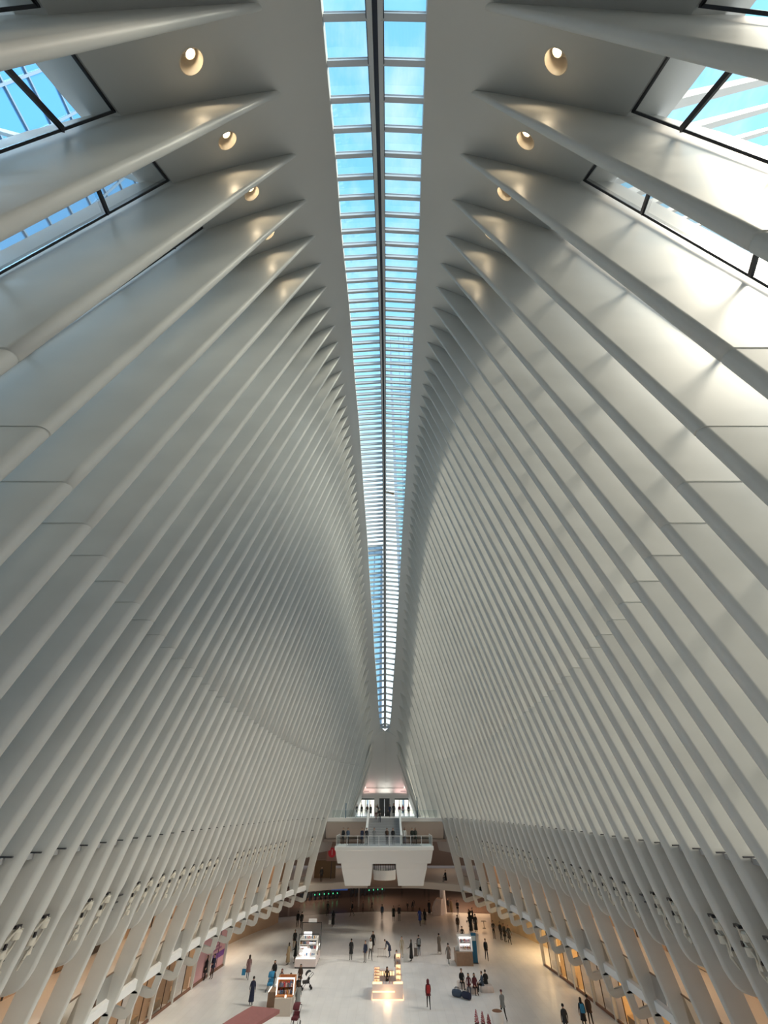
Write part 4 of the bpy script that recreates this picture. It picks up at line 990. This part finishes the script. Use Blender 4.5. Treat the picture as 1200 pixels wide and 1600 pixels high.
def duffel(c, rz, label, col):
    t = tag(empty('duffel_bag', c, rz), label, 'bag'); b = MB()
    b.loft([[(x, r * math.cos(a) * .9, .25 + r * math.sin(a) * .95) for a in (2 * PI * k / 14 for k in range(14))] for x, r in ((-.45, .14), (-.40, .22), (-.2, .25), (.2, .25), (.40, .22), (.45, .14))])
    b.build('bag_body', cm(col), t, smooth=True); b = MB()
    for s in (-.12, .12): b.tube([(-.2, s, .45), (-.15, s, .6), (.15, s, .6), (.2, s, .45)], .02)
    b.build('handle', cm('black'), t)
duffel((6.75, 56.3, 0), -0.5, 'slate blue bag lying left in front of the resting group', 'denim')
duffel((7.55, 55.75, 0), -0.7, 'navy duffel bag lying nearest in front of the resting group', 'navy')
t = tag(empty('planter', (9.05, 49.45, 0)), 'tall white round planter with brown top beside the grey sweater', 'planter'); b = MB()
b.lathe([(0.0, 0), (.40, 0), (.46, .9), (.46, 1.0), (.40, 1.0), (.39, .93), (0, .93)], n=24); b.build('pot', M_WHITE, t, smooth=True); b = MB(); b.lathe([(0, .93), (.41, .93), (.38, 1.0), (.2, 1.05), (0, 1.06)], n=20); b.build('soil_top', mat('planter_brown', (0.20, 0.09, 0.045), 0.8, noise=0.3, nscale=9), t, smooth=True)
for k, (dx, dy, hh) in enumerate(((-.55, .1, 1.0), (-.08, .0, .92), (.36, -.1, .80))):
    t = tag(empty('red_plant', (7.95 + dx, 49.55 + dy, 0)), ['leftmost red pointed plant at the bottom edge, tallest of three', 'middle red pointed plant at the bottom edge left of planter', 'rightmost red pointed plant, smallest and closest to the planter'][k], 'plant', 'red pointed plants')
    b = MB(); b.lathe([(0, 0), (.13, 0), (.16, .3), (.14, .3), (0, .28)], n=12); b.build('pot', mat('dark_pot', (0.08, 0.03, 0.03), 0.6), t)
    b = MB(); rnd = random.Random(k)
    for j in range(40):
        z = .3 + (hh - .3) * (j / 40); r = .19 * (1 - (j / 40) ** 1.6) + .02; a = j * 2.4; o_ = Vector((math.cos(a), math.sin(a), 0))
        p0 = Vector((0, 0, z)); p1 = p0 + o_ * r * .6 + Vector((0, 0, .07)); p2 = p0 + o_ * r + Vector((0, 0, .03)); sd_ = Vector((-o_.y, o_.x, 0)) * .06
        b.add([p0, p1 - sd_, p2, p1 + sd_], [(0, 1, 2, 3)])
    b.build('foliage', mat('red_leaf', (0.42, 0.02, 0.03), 0.55), t)

# ------------------------------------------------------------------ pink parasol at the lower left
t = tag(empty('parasol', (-8.95, 42.6, 0)), 'dusty pink rectangular market parasol at the bottom left edge', 'parasol'); b = MB()
Lx, Sx = Vector((.42, .91, 0)), Vector((.98, -.2, 0))
def cp(l, s, z): return Lx * l + Sx * s + Vector((0, 0, z))
for (l0, s0), (l1, s1) in zip([(1, -1), (1, 1), (-1, 1), (-1, -1)], [(1, 1), (-1, 1), (-1, -1), (1, -1)]):
    for k in range(4):
        r0, r1 = k / 4, (k + 1) / 4; z0, z1 = 3.02 - .42 * r0 - .10 * r0 * r0, 3.02 - .42 * r1 - .10 * r1 * r1
        b.add([cp(1.75 * l0 * r0, 1.0 * s0 * r0, z0), cp(1.75 * l0 * r1, 1.0 * s0 * r1, z1), cp(1.75 * l1 * r1, 1.0 * s1 * r1, z1), cp(1.75 * l1 * r0, 1.0 * s1 * r0, z0)], [(0, 1, 2, 3)])
    b.add([cp(1.75 * l0, s0, 2.5), cp(1.75 * l1, s1, 2.5), cp(1.75 * l1, s1, 2.32), cp(1.75 * l0, s0, 2.32)], [(0, 1, 2, 3)])
b.build('canopy', mat('pink_canvas', (0.27, 0.11, 0.105), 0.8, noise=0.06, nscale=3), t)
b = MB(); b.tube([(0, 0, 0.05), (0, 0, 3.0)], .035, 8); b.build('pole', M_DARK, t)
for l0, s0 in ((1, -1), (1, 1), (-1, 1), (-1, -1)):
    b = MB(); b.bar(cp(0, 0, 2.96), cp(1.72 * l0, .98 * s0, 2.47), .025, .03); b.build('rib', M_DARK, t)
b = MB(); b.lathe([(0, 0), (.4, 0), (.4, .07), (.06, .1), (0, .1)], n=18); b.build('base', M_DARK, t)

# ------------------------------------------------------------------ kiosks
M_GLOW = mat('kiosk_light', (1, .95, .85), .5, emit=(1.0, .93, .80), estr=1.5)
M_WGLOW = mat('warm_kiosk_light', (1, .8, .5), .5, emit=(1.0, .66, .34), estr=1.35)
M_COOL = mat('cool_kiosk_light', (1, 1, 1), .5, emit=(1, .98, .96), estr=1.0)
M_BRN = mat('kiosk_wood', (0.30, 0.19, 0.12), .5, noise=.1, nscale=4)
M_PINKW = mat('kiosk_blush', (0.74, 0.64, 0.62), .4)
def boxpart(name, parent, m, *boxes):
    b = MB()
    for c, d in boxes: b.box(c, d)
    return b.build(name, m, parent)
GOODS = [mat('goods_%d' % k, c, .4) for k, c in enumerate(((.5, .05, .07), (.75, .72, .68), (.12, .12, .13), (.55, .30, .10), (.10, .20, .36), (.60, .42, .40)))]
def goods(parent, spots, seed, dims=(.12, .12, .18), name='goods'):
    rnd = random.Random(seed); groups = {}
    for x, y, z in spots:
        groups.setdefault(rnd.randrange(len(GOODS)), []).append(((x, y, z + dims[2] / 2), (dims[0] * rnd.uniform(.7, 1.1), dims[1], dims[2] * rnd.uniform(.6, 1.2))))
    for g, bx in groups.items():
        o = boxpart(name, parent, GOODS[g], *bx); o['kind'] = 'stuff'
# 1. white display kiosk
k1 = tag(empty('kiosk', (-8.5, 66.2, 0)), 'white display kiosk with lit shelves and black portal frame, left of centre', 'kiosk')
boxpart('plinth', k1, M_DARK, ((0, 0, .06), (2.2, 3.5, .12)))
boxpart('base', k1, M_PINKW, ((0, 0, .42), (2.3, 3.6, .6)))
boxpart('light_strip', k1, M_GLOW, ((0, -1.75, .76), (2.1, .12, .06)), ((1.08, 0, 1.3), (.06, 2.6, .08)))
boxpart('counter', k1, M_WHITE, ((0, -1.2, .80), (2.1, 1.0, .06)), ((0, .4, 1.0), (1.9, 2.2, .5)))
b = MB()
for xx in (-.95, 0.0, .95): b.box((xx, .2, 1.5), (.06, 1.9, 1.0))
for zz in (1.25, 1.6, 1.98): b.box((0, .2, zz), (1.95, 1.9, .05))
b.build('shelf_unit', M_WHITE, k1)
boxpart('lightbox', k1, M_COOL, ((-.45, -.78, 1.42), (.75, .04, .10)), ((.5, -.78, 1.75), (.75, .04, .08)), ((-.35, 1.2, 2.15), (.95, .08, .30)), ((-.5, -1.1, 1.0), (.62, .5, .04)))
boxpart('product_stand', k1, M_COOL, ((-.35, -1.15, 1.05), (.06, .7, .5)), ((.3, -1.15, 1.05), (.06, .7, .5)), ((-.02, -1.15, 1.31), (.7, .7, .05)))
goods(k1, [(-.8 + .16 * i, -.6, z) for z in (1.28, 1.63) for i in range(11)] + [(-.8 + .2 * i, -1.1, .84) for i in range(9)] + [(-.8 + .2 * i, -.2, 2.0) for i in range(9)], 1, (.13, .14, .22))
for y, h in ((1.6, 3.0), (-.2, 2.35)):
    b = MB()
    for xx in (-1.12, 1.12): b.box((xx, y, h / 2), (.06, .06, h))
    b.box((0, y, h), (2.3, .06, .06)); b.build('portal_frame', M_BLACK, k1)
boxpart('top_sign', k1, M_WHITE, ((.05, 1.6, 3.18), (.95, .12, .30)))
# 2. glowing kiosk in the middle
k2 = tag(empty('kiosk', (0.4, 57.0, 0)), 'glowing blush kiosk with lit bottle shelves and tall towers, centre floor', 'kiosk')
boxpart('base', k2, M_PINKW, ((0, -1.1, .5), (2.8, .7, .95)), ((-1.1, .2, .5), (.6, 2.0, .95)), ((1.1, .2, .5), (.6, 2.0, .95)), ((0, 1.2, .5), (2.8, .5, .95)))
boxpart('kick_light', k2, mat('floor_glow', (1, .7, .45), .5, emit=(1.0, .55, .28), estr=1.9), ((0, -1.47, .03), (2.75, .04, .05)), ((-1.42, 0, .03), (.04, 2.85, .05)), ((1.42, 0, .03), (.04, 2.85, .05)))
boxpart('light_groove', k2, M_WGLOW, ((-.35, -1.46, .52), (2.0, .03, .09)))
boxpart('counter_light', k2, M_WGLOW, ((-.95, -1.2, 1.0), (.85, .45, .06)), ((.95, -1.2, 1.0), (.85, .45, .06)), ((.1, -1.3, .92), (1.1, .25, .06)))
def towr(x, y, h, wd, name):
    T = boxpart(name, k2, M_PINKW, ((x, y + .14, h / 2 + .5), (wd, .06, h - 1.0)), *[((x + s * wd / 2, y, h / 2 + .5), (.05, .32, h - 1.0)) for s in (-1, 1)], *[((x, y, 1.0 + (h - 1.0) * j / 5), (wd, .32, .03)) for j in range(6)])
    boxpart('lit_back', T, M_WGLOW, *[((x, y + .10, 1.0 + (h - 1.0) * (j + .55) / 5), (wd - .08, .02, (h - 1.0) / 5 - .07)) for j in range(5) if not (h > 2.2 and j == 3)])
    goods(T, [(x - wd / 2 + .12 + .13 * i, y - .05, 1.02 + (h - 1.0) * j / 5) for j in range(5) for i in range(int(wd / .13) - 1)], int(h * 10), (.06, .06, .14), 'bottles')
towr(-1.0, -.9, 1.95, .50, 'shelf_tower'); towr(1.0, -.55, 2.75, .46, 'shelf_tower'); towr(.98, .45, 1.75, .45, 'shelf_tower')
boxpart('back_counter', k2, M_PINKW, ((-.2, 1.1, 1.15), (1.5, .5, .4)), ((0, 1.2, .99), (2.6, .5, .04)))
boxpart('back_light', k2, M_WGLOW, *[((-.75 + .26 * j, .84, 1.13), (.17, .02, .26)) for j in range(6)])
goods(k2, [(-.35 + .13 * i, -1.25, .95) for i in range(8)], 5, (.05, .05, .16), 'bottles')
person(.35, 57.05, 0.0, 175, 'hold', 'brown', 'black', LH, 'dark haired attendant standing inside the glowing kiosk counter', None)
l = bpy.data.lights.new('kiosk_lamp', 'POINT'); l.energy = 25; l.color = (1, .62, .32); l.shadow_soft_size = .4; lo = bpy.data.objects.new('kiosk_lamp', l); C.objects.link(lo); lo.location = (.4, 55.0, .35)
# 3. brown based kiosk with white lit cabinet
k3 = tag(empty('kiosk', (8.9, 66.3, 0)), 'brown based kiosk with white lit display cabinet, right of centre', 'kiosk')
boxpart('base', k3, M_BRN, ((0, 0, .52), (1.8, 2.1, 1.04)))
b = MB(); rings = []
for s in (-1, 1):
    b.loft([[(.25 + s * .72 + o, y, z) for y, z in ((-.75, 1.04), (.7, 1.04), (.7, 2.0), (.35, 2.2), (-.45, 2.2), (-.75, 2.0))] for o in (-.05, .05)])
b.box((.25, .7, 1.6), (1.4, .06, 1.1)); b.box((.25, 0, 2.2), (1.5, 1.0, .06)); b.box((.25, 0, 1.06), (1.45, 1.5, .05)); b.box((.25, .1, 1.62), (1.4, .9, .04))
b.build('cabinet', M_WHITE, k3)
boxpart('cabinet_light', k3, M_COOL, ((.25, .66, 1.6), (1.3, .02, .9)), ((.25, -.55, 2.10), (1.35, .12, .10)), ((-.44, -.72, 1.55), (.08, .05, .9)), ((.94, -.72, 1.55), (.08, .05, .9)))
goods(k3, [(-.3 + .14 * i, y, z) for z in (1.10, 1.66) for y in (-.2, .3) for i in range(9)], 8, (.07, .08, .26))
boxpart('till_screen', k3, M_WHITE, ((-.72, -.2, 1.22), (.34, .28, .34)))
sg = tag(empty('sign_pillar', (10.2, 66.3, 0)), 'tall blue pillar sign with white square beside the brown based kiosk', 'sign')
M_BSIGN = mat('blue_sign', (0.015, 0.15, 0.30), .4)
boxpart('panel', sg, M_BSIGN, ((0, 0, 1.2), (.55, .22, 2.4))); boxpart('foot', sg, M_DARK, ((0, 0, .03), (.62, .3, .06))); boxpart('white_square', sg, mat('sign_white', (.55, .66, .70), .5), ((0, -.115, 1.98), (.44, .012, .40)))
# 4. lit gift kiosk at lower left
k4 = tag(empty('kiosk', (-8.42, 52.95, 0)), 'small lit gift kiosk with orange display behind the pink parasol', 'kiosk')
boxpart('base', k4, mat('kiosk_cream', (.52, .46, .40), .5), ((0, 0, .5), (1.4, 1.9, 1.0)))
b = MB(); b.box((0, .75, 1.5), (1.4, .08, 1.0)); b.box((0, .1, 1.04), (1.45, 1.6, .06)); b.box((0, .3, 1.45), (1.3, .6, .04))
for s in (-1, 1): b.box((s * .70, .2, 1.5), (.05, 1.1, 1.0))
b.build('display_case', mat('case_orange', (.55, .22, .08), .5), k4)
boxpart('light_frame', k4, M_GLOW, ((0, -.38, 2.02), (1.5, .09, .09)), ((-.72, -.38, 1.52), (.09, .09, 1.0)), ((.72, -.38, 1.52), (.07, .09, .9)), ((-.85, .4, 1.6), (.05, 1.2, .07)), ((.15, -.75, 1.08), (.12, .12, .14)))
goods(k4, [(-.55 + .15 * i, y, z) for z in (1.08, 1.48) for y in (-.2, .25) for i in range(8)], 3, (.12, .12, .22))
sd4 = tag(empty('display_stand', (-9.75, 54.5, 0)), 'low wooden stand with lit edges left of the gift kiosk', 'stand')
boxpart('box', sd4, M_BRN, ((0, 0, .45), (.7, 1.3, .9))); boxpart('edge_light', sd4, M_GLOW, ((-.33, 0, .92), (.05, 1.3, .05)), ((.33, 0, .92), (.05, 1.3, .05)))

# ------------------------------------------------------------------ pushchairs, bags, small stands
def pushchair(c, rz, label, col, folded=False):
    t = tag(empty('pushchair', c, rz), label, 'pushchair'); b = MB()
    b.loft([[(x, y, z) for x in (-.22, .22)] + [(x, y + .1, z - .02) for x in (.22, -.22)] for y, z in ((-.25, .75), (-.1, .45), (.3, .42))]); b.box((0, .1, .48), (.5, .6, .14)); b.build('seat', cm(col), t)
    b = MB(); rings = []
    for k in range(6):
        a = PI * .05 + PI * .55 * k / 5; rings.append([(.27 * math.cos(2 * PI * j / 10), -.2 + .36 * math.cos(a) + .04 * math.sin(2 * PI * j / 10), .85 + .34 * math.sin(a) + .05 * math.sin(2 * PI * j / 10)) for j in range(10)])
    b.loft(rings); b.build('hood', cm(col), t, smooth=True)
    b = MB()
    for s in (-1, 1): b.tube([(s * .26, -.55, 1.02), (s * .26, -.2, .75), (s * .26, .45, .1)], .02); b.tube([(s * .26, -.1, .6), (s * .26, -.4, .12)], .02)
    b.tube([(-.26, -.55, 1.02), (.26, -.55, 1.02)], .022); b.build('frame', M_DARK, t)
    for s in (-1, 1):
        for y in (.45, -.4):
            b = MB(); b.loft([[(s * .28 + o, y + .11 * math.cos(2 * PI * k / 12), .11 + .11 * math.sin(2 * PI * k / 12)) for k in range(12)] for o in (-.025, .025)]); b.build('wheel', M_BLACK, t)
pushchair((-10.75, 57.9, 0), PI, 'blue hooded pushchair with seated child beside the gift kiosk', 'sky')
pushchair((-7.35, 58.3, 0), 1.9, 'dark hooded pushchair with pale seat on the open floor', 'charcoal')
pushchair((-6.95, 50.15, 0), 3.0, 'maroon hooded pushchair at the bottom edge in front of the grey coat', 'maroon')
pushchair((12.95, 86.4, 0), 2.4, 'black pushchair at the left of the dark crowd', 'black')
def tote(c, label, col, dims=(.36, .14, .42)):
    t = tag(empty('carrier_bag', c), label, 'bag'); x, y, z = dims; b = MB()
    b.loft([[(sx * x / 2 * s, sy * y / 2, zz) for sx, sy in ((-1, -1), (1, -1), (1, 1), (-1, 1))] for zz, s in ((0, .95), (z, 1.0))]); b.build('bag_body', cm(col), t)
    b = MB(); b.tube([(-.08, 0, z), (-.06, 0, z + .16), (.06, 0, z + .16), (.08, 0, z)], .01); b.build('handle', cm(col), t)
tote((-14.15, 60.85, .34), 'blue carrier bag hanging beside the mauve coat', 'sky')
tote((-7.95, 83.2, .30), 'white bag held low by the black coat left of centre', 'white')
tote((2.45, 66.8, 0), 'pale green bag standing below the leaning black coat', 'pale', (.55, .35, .6))
tote((5.60, 83.6, .30), 'yellow bag hanging beside the royal blue coat', 'beige')
def trolley(c, label, col):
    t = tag(empty('suitcase', c), label, 'suitcase'); b = MB(); b.box((0, 0, .36), (.38, .26, .58)); b.build('shell', cm(col), t)
    b = MB()
    for s in (-1, 1): b.tube([(s * .1, .1, .6), (s * .1, .1, 1.0)], .012)
    b.tube([(-.1, .1, 1.0), (.1, .1, 1.0)], .015); b.build('handle', M_DARK, t)
    for sx in (-1, 1):
        for sy in (-1, 1):
            b = MB(); b.lathe([(0, 0), (.04, .0), (.04, .06), (0, .06)], (sx * .15, sy * .09, 0), 8); b.build('wheel', M_BLACK, t)
trolley((3.72, 69.0, 0), 'grey-brown trolley case beside the black jacket with backpack', 'greybrown')
b = MB(); bar_t = tag(empty('barrier', (0.0, 68.7, 0)), 'low wire barrier left of the bending navy coat', 'barrier')
for k in range(9): b.box((-.75 + .12 * k, 0, .35), (.015, .015, .6))
b.box((-.27, 0, .66), (1.0, .03, .03)); b.box((-.27, 0, .06), (1.0, .03, .03)); b.build('wire_panel', mat('wire', (.30, .28, .26), .4), bar_t)
b = MB()
for s in (-.78, .24): b.box((s, 0, .02), (.06, .35, .04))
b.build('feet', M_DARK, bar_t)
# cafe table by the dark crowd
t = tag(empty('cafe_table', (14.3, 82.5, 0)), 'dark cafe table beside the dark crowd on the right', 'table'); b = MB(); b.lathe([(0, .72), (.4, .72), (.4, .76), (0, .76)], n=16); b.build('table_top', M_DARK, t); b = MB(); b.tube([(0, 0, .03), (0, 0, .72)], .04, 8); b.build('stem', M_DARK, t); b = MB(); b.lathe([(0, 0), (.25, 0), (.22, .03), (0, .04)], n=14); b.build('foot', M_DARK, t)

# white sculpted block under the passage arch on the right
t = tag(empty('sculpted_block', (8.7, 92.0, 0)), 'white sculpted stone block with sloping top at the passage mouth', 'sculpture'); b = MB()
b.loft([[(x * s + o, y, z) for x, y in ((-.9, -.8), (.3, -1.0), (.9, -.4), (.9, .7), (-.5, .8), (-1.0, .1))] for z, s, o in ((0, 1.0, 0), (.8, 1.0, .05), (1.5, .8, .2), (1.9, .55, .35))]); b.build('block', M_ROCK, t, smooth=True, angle=30)
b = MB(); b.lathe([(0, 0), (.55, 0), (.5, 1.4), (.42, 2.8), (.5, 3.2), (0, 3.2)], (.95, .9, 0), 16); b.build('stump', M_WHITE, t, smooth=True)

# ------------------------------------------------------------------ ticket gates, far signs
gm = MB(); gm.box((0, 0, .5), (.30, 1.7, 1.0)); gm.box((0, -.2, 1.03), (.26, 1.1, .08))
g_me = gm.mesh('gate_cabinet', mat('gate_black', (.02, .022, .03), .35)); gl = MB(); gl.box((0, -.87, .74), (.10, .02, .18)); gl_me = gl.mesh('green_light', mat('gate_green', (.1, 1, .5), .5, emit=(.08, 1.0, .42), estr=1.6))
fl = MB(); fl.box((.35, -.1, .65), (.42, .05, .6)); fl_me = fl.mesh('flap', mat('flap_glass', (.05, .07, .09), .2))
names = ['first', 'second', 'third', 'fourth', 'fifth', 'sixth', 'seventh', 'eighth', 'ninth', 'tenth', 'eleventh', 'twelfth', 'thirteenth', 'fourteenth', 'fifteenth', 'sixteenth']
gx = [(-15.6 + .82 * k, 103.6 + .50 * k, k in (1, 3, 4)) for k in range(5)] + [(-11.5 + .80 * k, 106.0 + .32 * k, True) for k in range(4)] + [(-6.6 + .86 * k, 108.6 + .44 * k, k >= 4) for k in range(9) if k < 8]
for k, (x, y, lit) in enumerate(gx):
    t = tag(empty('ticket_gate', (x, y, .012)), 'black ticket gate across the dark floor, %s from the left%s' % (names[k] if k < 16 else 'last', ', showing green' if lit else ''), 'gate', 'row of ticket gates')
    inst('cabinet', g_me, t); inst('flap', fl_me, t)
    if lit: inst('green_light', gl_me, t)
def text(parent, s, loc, size, m, name='lettering', ext=.01):
    c = bpy.data.curves.new(name, 'FONT'); c.body = s; c.size = size; c.align_x = 'CENTER'; c.align_y = 'CENTER'; c.extrude = ext
    tmp = bpy.data.objects.new('tmp_text', c); C.objects.link(tmp); dg = bpy.context.evaluated_depsgraph_get(); me = bpy.data.meshes.new_from_object(tmp.evaluated_get(dg)); bpy.data.objects.remove(tmp)
    me.materials.clear(); me.materials.append(m)
    o = inst(name, me, parent, loc); o.rotation_euler = (PI / 2, 0, 0); return o
sg = tag(empty('path_sign', (-8.2, 98.0, 2.9)), 'beige fascia with blue PATH letters over the ticket gates', 'sign')
boxpart('fascia', sg, mat('fascia_beige', (.50, .43, .38), .5), ((-2.5, 0, .35), (12.5, .25, 1.5))); text(sg, 'PATH', (1.55, -.15, .35), 1.1, mat('path_blue', (.05, .11, .30), .4))
boxpart('end_post', sg, mat('fascia_beige', (.50, .43, .38), .5), ((3.6, 0, -1.42), (.25, .25, 2.95)), ((-8.5, 0, -1.42), (.25, .25, 2.95)))
sg = tag(empty('led_sign', (-8.3, 101.0, 2.05)), 'dark blue display board hanging over the ticket gates', 'sign')
boxpart('screen', sg, mat('led_blue', (.03, .07, .20), .4, emit=(.03, .08, .30), estr=.5), ((0, 0, 0), (3.0, .2, .55))); boxpart('hanger', sg, M_DARK, ((-1.3, 0, 1.15), (.05, .05, 1.75)), ((1.3, 0, 1.15), (.05, .05, 1.75)))
sg = tag(empty('round_sign', (-8.55, 86.3, 8.1)), 'round red sign with white figure one left of the landing', 'sign')
b = MB(); b.loft([[(.62 * math.cos(2 * PI * k / 28), y, .62 * math.sin(2 * PI * k / 28)) for k in range(28)] for y in (0, .08)]); b.build('disc', mat('sign_red', (.45, .01, .02), .4, emit=(.5, .01, .02), estr=.1), sg)
boxpart('backboard', sg, mat('board_brown', (.42, .26, .22), .5), ((0, .12, -.1), (1.7, .08, 1.9))); boxpart('stand', sg, M_DARK, ((0, .2, -2.1), (.1, .1, 2.25)))
text(sg, '1', (0, -.01, 0), 1.1, mat('sign_one', (.85, .60, .60), .5))

# spotlights among the rib fixtures that light the hall floor
for sd in (-1, 1):
    for i in range(14, 42, 4):
        d = rib_d(i) + .9; l = bpy.data.lights.new('floor_spot', 'SPOT'); l.energy = 1250; l.color = (1, .90, .80); l.spot_size = math.radians(75); l.spot_blend = .9; l.shadow_soft_size = .25
        lo = bpy.data.objects.new('floor_spot', l); C.objects.link(lo); lo.location = (sd * (front(d, 10.0) - .05), d, 9.8)
        lo.rotation_euler = (Vector((sd * 3.0, d, 0)) - Vector(lo.location)).to_track_quat('-Z', 'Y').to_euler()
